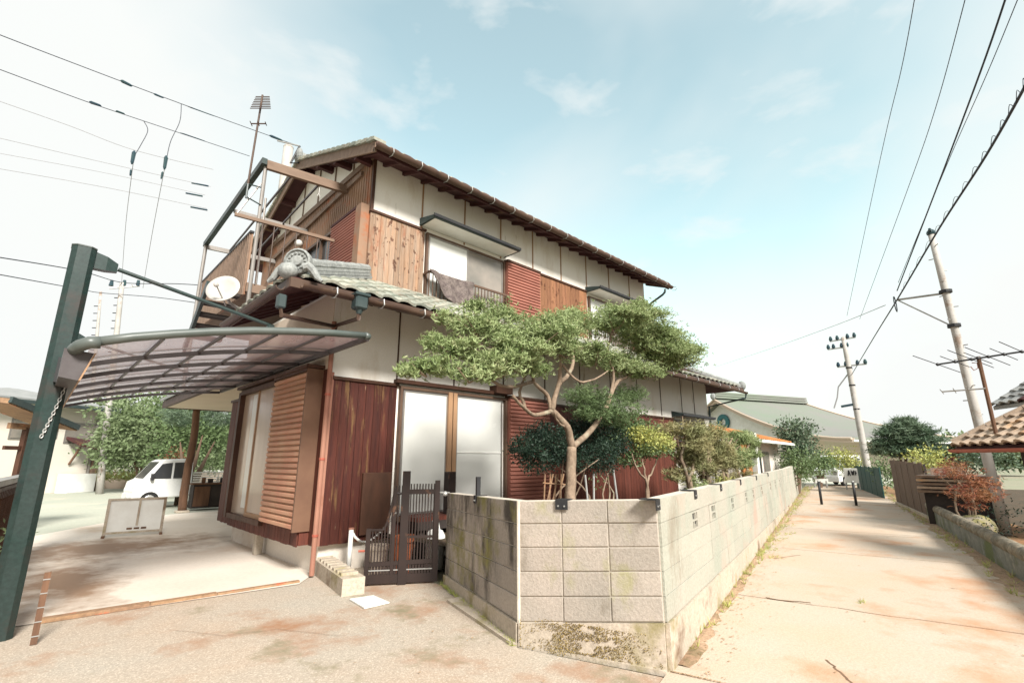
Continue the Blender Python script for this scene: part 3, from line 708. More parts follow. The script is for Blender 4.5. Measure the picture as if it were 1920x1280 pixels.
# window guard rails on the upper storey
def guard(x0, x1, y, z0, z1, n):
    r = MB().bar((x0, y, z1), (x1, y, z1), .035, .04).bar((x0, y, z0), (x1, y, z0), .03, .03).box((x0, y, z1 - .02), (x0 + .03, UY, z1 + .015)).box((x1 - .03, y, z1 - .02), (x1, UY, z1 + .015)).box((x0, y, z0), (x0 + .03, UY, z0 + .03)).build('window_railing', 'frame', house)
    me = proto(MB().box((-.008, -.008, 0), (.008, .008, z1 - z0)), 'railing_bar', 'frame')
    for i in range(n + 1): put(me, 'railing_bar', r, (x0 + .02 + (x1 - x0 - .04) * i / n, y, z0))
guard(5.02, 7.22, UY - .22, 4.52, 5.10, 24); guard(10.42, 12.45, UY - .22, 4.5, 5.0, 22)

# --- gable side, lower storey: projecting bay with sliding window and shutter box
BX = HX - .14
MB().box((BX, 7.09, LZ), (HX, 11.12, 2.64)).build('bay', 'board_red', house)
boards_x(10.42, 11.12, LZ, 2.63, BX, 'board_red', .12)
boards_x(7.12, 10.42, LZ - .02, .56, BX, 'board_red', .12, header=None)
slatbox_x(7.10, 8.44, 0.58, 2.76, BX + .02, 0.13, 27, 'slat_tan')
MB().box((BX - .115, 7.06, .55), (HX, 7.098, 2.80)).build('shutter_box_side', 'side_brown', house)
wf = MB()
wf.box((BX - .06, 8.46, .56), (BX, 8.52, 2.72)); wf.box((BX - .10, 10.30, .50), (BX, 10.42, 2.76)); wf.box((BX - .09, 8.52, .50), (BX, 10.30, .58)); wf.box((BX - .10, 8.46, 2.70), (BX, 10.30, 2.78))
wx = wf.build('window', 'trim', house)
MB().box((BX - .03, 8.52, .58), (BX - .015, 9.42, 2.7)).build('pane', 'glass_tan', wx)
MB().box((BX - .012, 9.40, .58), (BX - .002, 10.3, 2.7)).build('pane', 'glass_tan', wx)
MB().box((BX - .024, 9.44, .70), (BX - .014, 9.74, 2.66)).build('curtain_strip', 'glass', wx)
MB().box((BX - .045, 9.38, .58), (BX - .02, 9.44, 2.7)).box((BX - .045, 8.52, .58), (BX - .02, 8.58, 2.7)).box((BX - .045, 8.58, .58), (BX - .02, 9.38, .65)).build('sash', 'trim_tan', wx)
MB().box((BX - .14, 7.04, 2.81), (HX, 10.45, 2.86)).build('bay_head', 'trim', house)
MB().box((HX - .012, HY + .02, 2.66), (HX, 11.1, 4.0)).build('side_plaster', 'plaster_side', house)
MB().box((HX - .02, 6.93, LZ), (HX, 7.06, 2.8)).build('corner_board', 'board_red', house)
MB().bevbox((2.86, 9.0, 0), (2.98, 9.12, LZ), .01).build('floor_prop', 'footing', house)

# --- gable side, upper storey
MB().box((UX - .02, UY, 4.4), (UX, 14.1, 7.12)).build('side_siding', 'siding', house)
me = proto(MB().box((-.012, 0, 0), (0, .02, 2.7)), 'siding_rib', 'siding')
for i in range(62): put(me, 'siding_rib', house, (UX - .02, UY + .05 + i * .1, 4.42))
MB().box((UX - .06, UY - .02, 7.12), (UX, 14.12, 7.24)).build('gable_trim', 'barge', house)
for y in (8.7, 9.6, 10.5, 11.4, 12.3, 13.2): MB().box((UX - .02, y - .02, 7.24), (UX, y + .02, roofz(y) - .02)).build('gable_batten', 'barge', house)
slatbox_x(8.05, 9.15, 4.9, 6.12, UX - .02, .16, 20, 'slat_red', cap='maroon')
MB().box((UX - .19, 7.83, 4.5), (UX - .02, 8.05, 6.16)).build('shutter_box_side', 'siding', house)
MB().box((UX - .04, 9.25, 4.5), (UX - .022, 10.6, 6.1)).build('door_opening', 'glass_dark', house)
df = MB()
for y in (9.2, 9.85, 10.6): df.box((UX - .10, y, 4.5), (UX - .03, y + .05, 6.15))
df.box((UX - .10, 9.25, 6.1), (UX - .03, 10.6, 6.16)); df.build('door_frame', 'frame', house)
MB().sphere(at_x(560, 456, UX - .12), .09, 12, 8).build('wall_lamp', 'white', house, smooth=True)

# --- main roof
RX0, RX1 = 3.45, 13.75
def slopebox(y0, y1, x0, x1, zoff, th):
    a0, a1 = roofz(y0) + zoff, roofz(y1) + zoff
    return MB().prism([(x0, y0, a0), (x0, y1, a1), (x0, y1, a1 + th), (x0, y0, a0 + th)], (x1 - x0, 0, 0))
roof = slopebox(7.1, 10.95, RX0 + .03, RX1 - .03, 0.0, .07); s2 = slopebox(10.95, 14.8, RX0 + .03, RX1 - .03, 0.0, .07); roof.add(s2.v, s2.f)
roof = roof.build('roof', 'maroon', house)
def tiles_field(x0, x1, y0, y1, zf, pitch=.27, row=.24, m='tile', parent=None, name='roof_tiles'):
    """wavy courses of pantiles over a slope running in Y, joined into one surface"""
    mb = MB(); nr = int(abs(y1 - y0) / row); nx = int((x1 - x0) / pitch) * 6
    for r in range(nr):
        ya = y0 + (y1 - y0) * r / nr; yb = y0 + (y1 - y0) * (r + 1.08) / nr
        vs = []; fs = []
        for i in range(nx + 1):
            x = x0 + (x1 - x0) * i / nx; ph = (i % 6) / 6 * 2 * math.pi
            wv = .022 * math.sin(ph) + .010 * math.sin(2 * ph)
            vs += [(x, ya, zf(ya) + .055 + wv), (x, yb, zf(yb) + .03 + wv), (x, ya, zf(ya) + .025 + wv)]
        for i in range(nx):
            k = 3 * i
            fs += [(k, k + 3, k + 4, k + 1), (k + 2, k + 5, k + 3, k)]
        mb.add(vs, fs)
    return mb.build(name, m, parent, kind='stuff')
tiles_field(RX0, RX1, 7.06, 10.95, lambda y: roofz(y) + .07, parent=roof)
tiles_field(RX0, RX1, 14.84, 10.95, lambda y: roofz(y) + .07, parent=roof)
# eave tiles: curved front ends along the edge
et = MB(); 
prof = [(-.13, .0), (-.10, .014), (-.04, .02), (.02, .018), (.07, .008), (.10, .0), (.135, -.004)]
et.loft([[(x, -.03, z) for x, z in prof] + [(x, -.03, z - .055) for x, z in reversed(prof)], [(x, .24, z + .09) for x, z in prof] + [(x, .24, z + .035) for x, z in reversed(prof)]])
et_me = proto(et, 'eave_tile', 'tile_edge'); et_up = proto(et, 'eave_tile', 'tile')
for i in range(38): put(et_me, 'eave_tile', roof, (RX0 + .14 + i * .2715, 7.05, roofz(7.05) + .10))
# rake tiles down both verges of the near gable
rt = MB().loft([[(-.02, -.14, -.02), (-.02, .14, .06), (-.02, .14, .11), (-.02, 0, .10), (-.02, -.14, .04)], [(.22, -.14, -.02), (.22, .14, .06), (.22, .14, .11), (.22, 0, .10), (.22, -.14, .04)]])
rt_me = proto(rt, 'verge_tile', 'tile')
for i in range(16):
    y = 7.16 + i * .242
    put(rt_me, 'verge_tile', roof, (RX0 - .03, y, roofz(y) + .09), (0, 0, 0))
    o = put(rt_me, 'verge_tile', roof, (RX0 + .17, 21.9 - y, roofz(y) + .09), (0, 0, math.pi))
MB().tube([(RX0, 10.95, roofz(10.95) + .22), (RX1, 10.95, roofz(10.95) + .22)], .13, 10).build('ridge_tile', 'ridge', roof)
MB().sphere((RX0 - .02, 10.95, roofz(10.95) + .25), .17, 12, 8, (.5, 1, 1.1)).build('ridge_end_tile', 'ridge', roof)
# barge boards, purlin ends, rafters, soffit
for a, b in ((7.05, 10.95), (14.85, 10.95)):
    MB().prism([(RX0, a, roofz(a) - .10), (RX0, b, roofz(b) - .12), (RX0, b, roofz(b) + .10), (RX0, a, roofz(a) + .11)], (.035, 0, 0)).build('barge_board', 'barge', roof)
for y in (7.85, 8.8, 9.75, 10.9, 12.0, 13.0, 14.0): MB().box((RX0 + .035, y, roofz(y) - .13), (UX, y + .10, roofz(y) - .01)).build('purlin_end', 'maroon', roof)
rf_me = proto(MB().prism([(0, 7.12, roofz(7.12) - .075), (0, UY, roofz(UY) - .075), (0, UY, roofz(UY) - .001), (0, 7.12, roofz(7.12) - .001)], (.05, 0, 0)), 'rafter', 'maroon')
for i in range(24): put(rf_me, 'rafter', roof, (RX0 + .12 + i * .435, 0, 0))
MB().prism([(RX0, 7.08, roofz(7.08) - .09), (RX0, 7.105, roofz(7.1) - .09), (RX0, 7.105, roofz(7.1) + .07), (RX0, 7.08, roofz(7.08) + .06)], (RX1 - RX0, 0, 0)).build('fascia', 'maroon', roof)
def gutter(pts, r, m, parent, name='gutter'):
    """half-round gutter: open trough along pts"""
    mb = MB(); rings = []
    a, b = Vector(pts[0]), Vector(pts[1]); d = (b - a).normalized(); s = d.cross(Vector((0, 0, 1))).normalized()
    for p in (a, b):
        o = [p + s * r * math.cos(t) - Vector((0, 0, 1)) * r * math.sin(t) for t in [math.pi * k / 8 for k in range(9)]]
        i_ = [p + s * (r - .008) * math.cos(t) - Vector((0, 0, 1)) * (r - .008) * math.sin(t) for t in [math.pi * k / 8 for k in range(8, -1, -1)]]
        rings.append(o + i_)
    mb.loft(rings); return mb.build(name, m, parent)
gutter([(RX0 - .02, 7.0, 6.86), (RX1 + .02, 7.0, 6.84)], .075, 'gutter', roof)
hk_me = proto(MB().tube([(0, .1, .05), (0, -.07, .03), (0, -.085, -.05), (0, -.02, -.085), (0, .08, -.06)], .009, 5), 'gutter_bracket', 'steel')
for i in range(18): put(hk_me, 'gutter_bracket', roof, (RX0 + .3 + i * .6, 7.0, 6.85))
dp = limb([at_y(1247, 543, 7.0), at_y(1243, 552, 7.05), at_y(1212, 578, 7.7), Vector((13.35, 7.74, 5.6)), Vector((13.35, 7.74, 4.6))], .035, .035, sub=3)
MB().tube(*dp, 8).build('downpipe', 'hood', house)

# --- pent roof between the storeys
EX, EY, EZ, TZ = 1.94, 5.90, 3.62, 4.58
PS = (TZ - EZ) / (UY - EY)
def pz(y): return EZ + (y - EY) * PS
PX1 = 15.75
pent = MB()
th = .06
# front slope (trapezoid with hips) and side slope
def slab(poly, t, mb): mb.prism(poly, (0, 0, t))
slab([(EX, EY, EZ), (PX1, EY, EZ), (PX1 - 2.1, UY, TZ), (UX, UY, TZ)], th, pent)
slab([(EX, 8.55, EZ), (EX, EY, EZ), (UX, UY, TZ), (UX, 8.55, TZ)], th, pent)
slab([(PX1, EY, EZ), (PX1, 17, EZ), (13.4, 17, TZ), (PX1 - 2.1, UY, TZ)], th, pent)
pent = pent.build('pent_roof', 'maroon', house)
# tile courses on the pent roof: individual tiles on the front slope
pt = MB(); 
pr = [(-.14, .0), (-.11, .02), (-.05, .032), (.01, .028), (.06, .010), (.10, -.003), (.14, -.006)]
pt.loft([[(x, 0, z + .022) for x, z in pr] + [(x, 0, z - .012) for x, z in reversed(pr)], [(x, .30, z + .0) for x, z in pr] + [(x, .30, z - .03) for x, z in reversed(pr)]])
pt_me = proto(pt, 'roof_tile', 'tile')
ang = math.atan(PS); tr = random.Random(5)
rows = 7; row = (UY - EY) / rows
for r in range(rows):
    y = EY - .04 + r * row
    xa = EX + (y - EY) + .30; xb = PX1 - (y - EY) * 1.1 - .1
    n = int((min(xb, 12.3 if r else xb) - xa) / .27)
    for i in range(n):
        put(pt_me, 'roof_tile', pent, (xa + i * .27, y, pz(y) + th + .03 + tr.uniform(0, .008)), (ang, 0, tr.gauss(0, .012)))
for r in range(rows):
    x = EX - .04 + r * row
    y0 = EY + (x - EX) + .3; n = max(0, int((8.55 - y0) / .27))
    for i in range(n):
        put(pt_me, 'roof_tile', pent, (x, y0 + .14 + i * .27, EZ + (x - EX) * PS + th + .03), (ang, 0, -math.pi / 2))
# hip ridge with end ornament
hip = MB()
h0 = Vector((EX + .12, EY + .12, EZ + .13)); h1 = Vector((UX - .02, UY - .02, TZ + .12))
for k, (w, zz) in enumerate(((.24, 0), (.20, .055), (.16, .11))):
    hp = MB().bar(h0 + Vector((0, 0, zz)), h1 + Vector((0, 0, zz)), w, .045); hp.build('hip_ridge_course', 'ridge', pent)
rc_me = proto(MB().tube([(-.13, 0, 0), (.13, 0, 0)], .085, 10), 'hip_ridge_cap', 'ridge')
hd = (h1 - h0).normalized(); hl = (h1 - h0).length; hrot = hd.to_track_quat('X', 'Z').to_euler()
for i in range(int(hl / .24)): put(rc_me, 'hip_ridge_cap', pent, h0 + hd * (.15 + i * .24) + Vector((0, 0, .165 + (i % 2) * .006)), hrot)
orn = MB()
oc = h0 + Vector((-.05, -.05, .14)); fn = Vector((-.7071, -.7071, 0)); fs_ = Vector((.7071, -.7071, 0)); fu = Vector((0, 0, 1))
ring = [[oc + fn * o_ + fs_ * (q * .17 * math.cos(t)) + fu * (q * .17 * math.sin(t) + .03) for t in [2 * math.pi * k / 20 for k in range(20)]] for q, o_ in ((1, -.05), (1, .03), (.86, .045), (.80, .02), (.45, .02), (.38, .05), (.02, .055))]
orn.loft(ring); orn = orn.build('ridge_end_ornament', 'ridge', pent)
for k in range(14):
    t = 2 * math.pi * k / 14
    c = oc + fn * .03 + fs_ * (.105 * math.cos(t)) + fu * (.105 * math.sin(t) + .03)
    MB().sphere(c, .018, 6, 4).build('ornament_bead', 'ridge', orn)
for s in (-1, 1):
    pts = [oc + fs_ * s * (.10 + .06 * k) + fu * (-.06 - .035 * k + .05 * math.sin(k * 1.3)) + fn * .02 for k in range(5)]
    MB().tube(pts, [.06, .055, .05, .04, .02], 8).build('ornament_scroll', 'ridge', orn)
MB().sphere(Vector((EX - .02, EY + .1, EZ + .16)), .12, 12, 8, (1, 1, .9)).build('corner_cap_tile', 'ridge', pent, smooth=True)
# pent eave underside rafters and gutters
pr_me = proto(MB().prism([(0, EY + .03, EZ - .07), (0, HY + .05, EZ + (HY + .05 - EY) * PS - .07), (0, HY + .05, EZ + (HY + .05 - EY) * PS - .001), (0, EY + .03, EZ - .001)], (.045, 0, 0)), 'rafter', 'maroon')
for i in range(30): put(pr_me, 'rafter', pent, (3.0 + i * .43, 0, 0))
sr_me = proto(MB().prism([(EX + .03, 0, EZ - .06), (HX + .05, 0, EZ + (HX + .05 - EX) * PS - .06), (HX + .05, 0, EZ + (HX + .05 - EX) * PS - .001), (EX + .03, 0, EZ - .001)], (0, .045, 0)), 'rafter', 'maroon')
for i in range(5): put(sr_me, 'rafter', pent, (0, 6.95 + i * .38, 0))
MB().box((EX - .02, EY - .025, EZ - .07), (PX1, EY, EZ + .05)).box((EX - .025, EY, EZ - .07), (EX, 8.55, EZ + .05)).build('fascia', 'gutter', pent)
gutter([(EX + .1, EY - .09, EZ - .03), (PX1, EY - .09, EZ - .07)], .055, 'gutter', pent)
gutter([(EX - .09, 8.55, EZ - .03), (EX - .09, EY + .1, EZ - .05)], .055, 'gutter', pent)
for i in range(20): put(hk_me, 'gutter_bracket', pent, (2.45 + i * .66, EY - .09, EZ - .03))
hop = at_y(675, 563, EY - .12)
MB().bevbox((hop.x - .085, hop.y - .08, hop.z - .13), (hop.x + .085, hop.y + .08, hop.z + .07), .02).bevbox((hop.x - .105, hop.y - .10, hop.z + .04), (hop.x + .105, hop.y + .10, hop.z + .085), .01).tube([(hop.x, hop.y, hop.z - .13), (hop.x, hop.y, hop.z - .19)], [.055, .03], 8).build('rain_hopper', 'hood', pent)
el = at_y(628, 612, HY - .06)
hp2 = at_x(527, 566, EX - .09)
MB().tube([(hop.x, hop.y, hop.z - .17), (hop.x, hop.y, hop.z - .25), el + Vector((0.02, 0, .02)), el + Vector((0, 0.01, -.06))], .028, 8).build('downpipe_elbow', 'gutter', pent)
MB().bevbox((hp2.x - .05, hp2.y - .05, hp2.z - .08), (hp2.x + .05, hp2.y + .05, hp2.z + .09), .015).build('rain_hopper', 'hood', pent)
MB().tube([hp2 + Vector((0, 0, -.05)), hp2 + Vector((.02, 0, -.16)), el + Vector((-.01, 0, 0)), el + Vector((0, 0, -.06))], .028, 8).build('downpipe_elbow', 'gutter', pent)
dpp = MB().tube([el + Vector((0, 0, -.02)), Vector((HX - .02, HY - .05, 3.5)), Vector((HX - .02, HY - .05, 0.02))], .034, 10).build('downpipe', 'pipe_red', house)
for z in (.5, 1.5, 2.4, 3.2): MB().tube([(HX - .02, HY - .05, z), (HX - .02, HY - .05, z + .03)], .042, 10).build('pipe_clip', 'rust', dpp)
# far end of the pent roof
MB().tube([(PX1 - .05, EY + .05, EZ + .12), (PX1 - 2.1, UY, TZ + .12)], .09, 8).build('hip_ridge_cap', 'ridge', pent)
MB().sphere((PX1 - .02, EY + .02, EZ + .15), .15, 10, 6, (.8, .8, 1)).build('ridge_end_ornament', 'ridge', pent)
MB().tube([(PX1 - .03, EY - .09, EZ - .08), (PX1 - .03, EY - .05, EZ - .25), (15.32, HY - .05, 3.15), (15.32, HY - .05, .4)], .032, 8).build('downpipe', 'hood', house)

# --- porch soffit at the back of the gable side, its post
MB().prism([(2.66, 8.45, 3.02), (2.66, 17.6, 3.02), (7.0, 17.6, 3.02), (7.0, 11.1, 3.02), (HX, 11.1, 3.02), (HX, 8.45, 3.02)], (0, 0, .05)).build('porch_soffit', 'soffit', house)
MB().prism([(2.56, 8.45, 3.0), (2.56, 17.7, 3.0), (2.56, 17.7, 3.20), (2.56, 8.45, 3.20)], (.08, 0, 0)).box((2.64, 17.62, 3.0), (7.0, 17.7, 3.16)).build('porch_fascia', 'trim', house)
MB().prism([(2.5, 8.56, 3.2), (2.5, 17.8, 3.2), (3.95, 17.8, 3.75), (3.95, 8.56, 3.75)], (0, 0, .08)).build('porch_roof', 'tile_grey', house)
b = at_z(341, 960); pts, rs = limb([Vector((b.x, b.y, 0.02)), Vector((b.x - .02, b.y + .02, 1.0)), Vector((b.x + .02, b.y, 2.0)), Vector((b.x - .02, b.y + .01, 3.02))], .12, .10, sub=5, wob=.006)
MB().tube(pts, rs, 10).build('porch_post', 'wood_post', house, smooth=True)
MB().bevbox((b.x - .17, b.y - .17, -.02), (b.x + .17, b.y + .17, .06), .02).build('post_base_stone', 'footing', house)

# ================================================================== DECK ON THE GABLE SIDE
DX = 2.20
deck = thing('balcony_deck', (DX, 8.9, 4.4), 'raised balcony deck with bare pergola frame and slatted side panel', 'balcony')
MB().bar((DX, 8.84, 6.84), (DX, 13.05, 6.58), .09, .12).build('top_beam', 'green_metal', deck)
MB().bar((DX + .05, 8.88, 6.80), (UX - .02, 8.88, 6.93), .08, .17).build('cross_beam', 'barge', deck)
MB().bar((DX + .05, 13.0, 6.52), (UX - .02, 13.0, 6.6), .06, .10).build('cross_beam', 'alu', deck)
MB().bar((DX + .05, 10.9, 6.66), (UX - .02, 10.9, 6.72), .05, .07).build('cross_beam', 'alu', deck)
for x in (2.72, 3.25): MB().bar((x, 8.9, 6.80 + (x - DX) * .05), (x, 13.0, 6.54 + (x - DX) * .04), .03, .04).build('rafter_rod', 'rib', deck)
MB().bar((UX - .05, 8.2, 6.99), (UX - .05, 13.4, 6.70), .05, .10).build('wall_ledger', 'barge', deck)
MB().tube([(DX + .06, 8.93, 3.82), (DX + .05, 8.93, 6.80)], .034, 10).build('post', 'alu', deck)
MB().tube([(DX + .17, 9.0, 4.0), (DX + .14, 9.0, 6.2)], .02, 8).build('post', 'alu', deck)
MB().tube([(DX, 12.95, 3.0), (DX, 12.95, 6.55)], .04, 8).build('post', 'alu', deck)
MB().box((DX, 9.0, 4.38), (UX - .03, 13.0, 4.46)).build('deck_floor', 'barge', deck)
MB().box((DX, 8.93, 4.34), (UX - .03, 8.998, 4.50)).build('deck_edge_beam', 'barge', deck)
MB().box((DX - .01, 9.0, 4.30), (DX + .02, 12.5, 5.44)).build('side_panel', 'siding', deck)
pk = proto(MB().box((-.03, -.022, 0), (0, .022, 1.16)), 'panel_batten', 'barge')
for i in range(34): put(pk, 'panel_batten', deck, (DX - .01, 9.04 + i * .103, 4.29))
MB().bar((DX - .01, 8.98, 5.47), (DX - .01, 12.52, 5.47), .07, .04).build('panel_rail', 'black', deck)
MB().bar((1.86, 8.9, 5.66), (3.64, 8.9, 5.74), .05, .06).build('front_rail', 'barge', deck)
MB().tube([(1.88, 8.9, 5.66), (DX, 8.9, 6.4)], .015, 6).build('rail_brace', 'alu', deck)
fk = proto(MB().tube([(0, 0, 0), (0, 0, 1.2)], .010, 6), 'picket', 'gutter')
for i in range(7): put(fk, 'picket', deck, (DX + .12 + i * .2, 8.9, 4.5))
for i in range(5):
    MB().bevbox((1.66, 9.0 + .2 * i, 4.22 - .16 * i), (DX - .05, 9.16 + .2 * i, 4.29 - .16 * i), .015).build('stair_tread', 'dark', deck)
MB().bar((1.64, 8.95, 4.34), (1.64, 10.1, 3.40), .05, .14).build('stair_stringer', 'green_metal', deck)
# laundry pulley hook
hk = at_y(597, 372, 8.9)
MB().tube([(hk.x, 8.9, 6.78), (hk.x, 8.9, 6.62), (hk.x - .03, 8.9, 6.57), (hk.x + .03, 8.9, 6.57), (hk.x, 8.9, 6.62)], .006, 6).build('hook', 'white', deck)

# satellite dish
dc = at_y(421, 545, 8.55)
dish = thing('satellite_dish', dc, 'round off-white satellite dish below the deck panel', 'satellite dish')
dn = Vector((-.55, -.70, .30)).normalized(); da = dn.orthogonal().normalized(); db = dn.cross(da)
rings = [[dc + dn * (q * q * .07 + o_) + (da * math.cos(t) + db * math.sin(t)) * q * .25 for t in [2 * math.pi * k / 28 for k in range(28)]] for q, o_ in ((.02, 0), (.35, 0), (.7, 0), (1, 0), (1.02, -.01), (.7, -.03), (.3, -.03), (.02, -.03))]
MB().loft(rings).build('reflector', 'dish', dish, smooth=True)
fp = dc + dn * .34 + Vector((.02, 0, -.12))
MB().tube([dc + Vector((.05, 0, -.24)), fp], .012, 6).build('feed_arm', 'steel', dish)
MB().sphere(fp, .04, 8, 6).build('feed_horn', 'dish', dish)
MB().tube([dc - dn * .03, dc - dn * .12 + Vector((.05, .05, -.1)), Vector((DX + .04, 8.93, dc.z - .2))], .025, 8).build('mount', 'steel', dish)

# tv antenna on the deck frame
def antenna(base, top, label, booms, name='tv_antenna', m='steel', r=.018):
    t = thing(name, base, label, 'antenna')
    MB().tube([base, top], r, 8).build('mast', m, t)
    for (c, d, L, ne, el, er) in booms:
        d = d.normalized(); s = d.cross(Vector((0, 0, 1))).normalized() if abs(d.z) < .8 else cr
        b = MB().tube([c - d * L / 2, c + d * L / 2], r * .7, 6).build('boom', m, t)
        for i in range(ne):
            q = c + d * L * (i / max(1, ne - 1) - .5); w = el * (1 - .35 * i / max(1, ne))
            MB().tube([q - s * w / 2, q + s * w / 2], er, 5).build('element', m, b)
    return t
ab = at_y(465, 345, 8.86); at_ = at_y(491, 178, 8.86); at_ = Vector((ab.x + .03, ab.y, at_.z))
an = antenna(ab, at_, 'slim television aerial standing on the deck frame corner', [
    (at_ - Vector((0, 0, .16)), Vector((.10, .35, .8)), .42, 8, .38, .009), (at_ - Vector((0, 0, .62)), Vector((.5, -.3, .1)), .25, 3, .14, .008)], m='gutter')
MB().tube([ab, ab + Vector((DX - ab.x, 0, .02))], .012, 6).tube([ab + Vector((0, 0, -.25)), Vector((DX + .05, 8.9, ab.z - .3))], .012, 6).tube([ab + Vector((0, 0, .02)), ab + Vector((0, 0, -.28))], .018, 6).build('mast_bracket', 'green_metal', an)

# blanket over the window railing
bl = MB(); br_ = random.Random(4); nx, nz = 26, 16; vs = []; fs = []
for j in range(nz + 1):
    for i in range(nx + 1):
        u, w = i / nx, j / nz
        x = 5.02 + .12 * w + u * (1.12 - .30 * w) + .10 * w
        z = 5.135 - w * (.42 + .22 * math.sin(u * 3.0)) - .04 * math.sin(u * math.pi) - .0
        y = UY - .25 - .035 * math.sin(u * 17 + w * 3) * (.3 + w) - .12 * w - .03 * noise.noise(Vector((u * 6, w * 5, 0)))
        vs.append((x, y, z))
for j in range(nz):
    for i in range(nx):
        k = j * (nx + 1) + i; fs.append((k, k + 1, k + nx + 2, k + nx + 1))
bl.add(vs, fs); blo = bl.build('blanket', 'cloth', smooth=True)
tag(blo, 'dark patterned blanket hung over the upper window railing', 'blanket')
md = blo.modifiers.new('thick', 'SOLIDIFY'); md.thickness = .02

# ================================================================== CARPORT
cp = thing('carport', (0.05, 6.47, 0), 'cantilever carport with dark green posts and arched smoky panels', 'carport')
def oct_post(x0, x1, y0, y1, z0, z1, e):
    r = lambda z: [(x0 + e, y0, z), (x1 - e, y0, z), (x1, y0 + e, z), (x1, y1 - e, z), (x1 - e, y1, z), (x0 + e, y1, z), (x0, y1 - e, z), (x0, y0 + e, z)]
    return MB().loft([r(z0), r(z1)])
def cpost(y, zt, nm='post'):
    p = oct_post(-.055, .14, y - .11, y + .11, -.02, zt, .045).build('post', 'green_metal', cp)
    oct_post(-.06, .145, y - .115, y + .115, zt, zt + .012, .047).build('post_cap', 'grey_pipe', p)
    return p
cpost(6.47, 3.63); cpost(10.9, 3.63)
# arch profile of the canopy, read across X
arch = [at_y(px, py, 5.5) for px, py in ((168, 642), (250, 632), (325, 626), (400, 622), (475, 620), (550, 621), (620, 624), (684, 629))]
AX = [(p.x, p.z) for p in arch]
def az(x):
    for (a, za), (b, zb) in zip(AX, AX[1:]):
        if x <= b: return za + (zb - za) * (x - a) / (b - a)
    return AX[-1][1]
YS = [5.5, 6.6, 7.7, 8.8, 9.9, 11.0, 12.2]
MB().tube([(x, 5.5, z) for x, z in AX], .042, 12).build('front_pipe', 'grey_pipe', cp, smooth=True)
e0 = Vector((AX[0][0], 5.5, AX[0][1]))
MB().tube([e0 + Vector((.07, 0, .012)), e0 + Vector((-.0, .0, .0)), e0 + Vector((-.055, .04, -.03)), e0 + Vector((-.08, .12, -.05)), e0 + Vector((-.08, .2, -.05))], .054, 12).build('pipe_elbow', 'grey_pipe', cp, smooth=True)
e1 = Vector((AX[-1][0], 5.5, AX[-1][1]))
MB().tube([e1, e1 + Vector((.045, .012, -.002)), e1 + Vector((.06, .06, -.01))], [.046, .046, .04], 12).build('pipe_end', 'grey_pipe', cp, smooth=True)
X0, X1 = AX[0][0] + .02, AX[-1][0] + .02
N_ = 16
def prof_pts(y, dz=0): return [(X0 + (X1 - X0) * i / N_, y, az(X0 + (X1 - X0) * i / N_) + dz) for i in range(N_ + 1)]
for y in YS[1:]:
    P_ = prof_pts(y, -.03)
    MB().loft([[(x, y - .018, z), (x, y + .018, z), (x, y + .018, z - .05), (x, y - .018, z - .05)] for x, _, z in P_]).build('rib', 'rib', cp)
for j in range(6):
    a, b = prof_pts(YS[j] + .02, .0), prof_pts(YS[j + 1] - .02, .0)
    MB().loft([[p, q, (q[0], q[1], q[2] + .003), (p[0], p[1], p[2] + .003)] for p, q in zip(a, b)]).build('roof_panel', 'polycarb', cp)
    MB().loft([[(x, YS[j + 1] - .022, z + .004), (x, YS[j + 1] + .022, z + .004), (x, YS[j + 1] + .022, z + .018), (x, YS[j + 1] - .022, z + .018)] for x, _, z in a]).build('panel_strip', 'grey_pipe', cp)
for x in (.72, 1.22, 1.72, 2.24):
    MB().bar((x, 5.5, az(x) - .035), (x, 12.2, az(x) - .035), .022, .03).build('purlin', 'rib', cp)
MB().bar((X1 + .02, 5.5, az(X1) - .02), (X1 + .02, 12.2, az(X1) - .02), .04, .08).build('edge_beam', 'rib', cp)
gx = X0 - .10
MB().prism([(gx - .07, 5.62, 2.19), (gx + .06, 5.62, 2.17), (gx + .13, 5.62, 2.42), (gx - .07, 5.62, 2.44)], (0, 6.6, 0)).build('side_gutter', 'rib', cp)
MB().prism([(gx + .062, 5.60, 2.17), (gx + .075, 5.60, 2.17), (gx + .145, 5.60, 2.42), (gx + .132, 5.60, 2.42)], (0, 6.62, 0)).build('gutter_face', 'trim_tan', cp)
MB().box((gx - .09, 6.3, 2.22), (gx - .005, 6.6, 2.46)).build('gutter_bracket', 'black', cp)
MB().box((gx - .09, 10.75, 2.22), (gx - .005, 11.0, 2.46)).build('gutter_bracket', 'black', cp)
for y, zt in ((6.47, 3.54), (10.9, 3.54)):
    c = Vector((.14, y, zt)) 
    e = at_y(507, 610, 6.47) if y < 7 else Vector((1.9, y, 3.12))
    s = Vector((.34, y, zt - .05))
    MB().loft([[(.13, y - .045, zt + .08), (.13, y + .045, zt + .08), (.13, y + .045, zt - .10), (.13, y - .045, zt - .10)], [(.24, y - .045, zt + .05), (.24, y + .045, zt + .05), (.24, y + .045, zt - .10), (.24, y - .045, zt - .10)], [(.335, y - .03, zt - .0), (.335, y + .03, zt - .0), (.335, y + .03, zt - .09), (.335, y - .03, zt - .09)]]).build('stay_bracket', 'green_metal', cp)
    MB().tube([s, e], .022, 10).build('stay_rod', 'green_metal', cp)
    MB().bevbox((e.x - .04, y - .04, e.z - .06), (e.x + .04, y + .04, e.z + .01), .01).build('stay_foot', 'green_metal', cp)
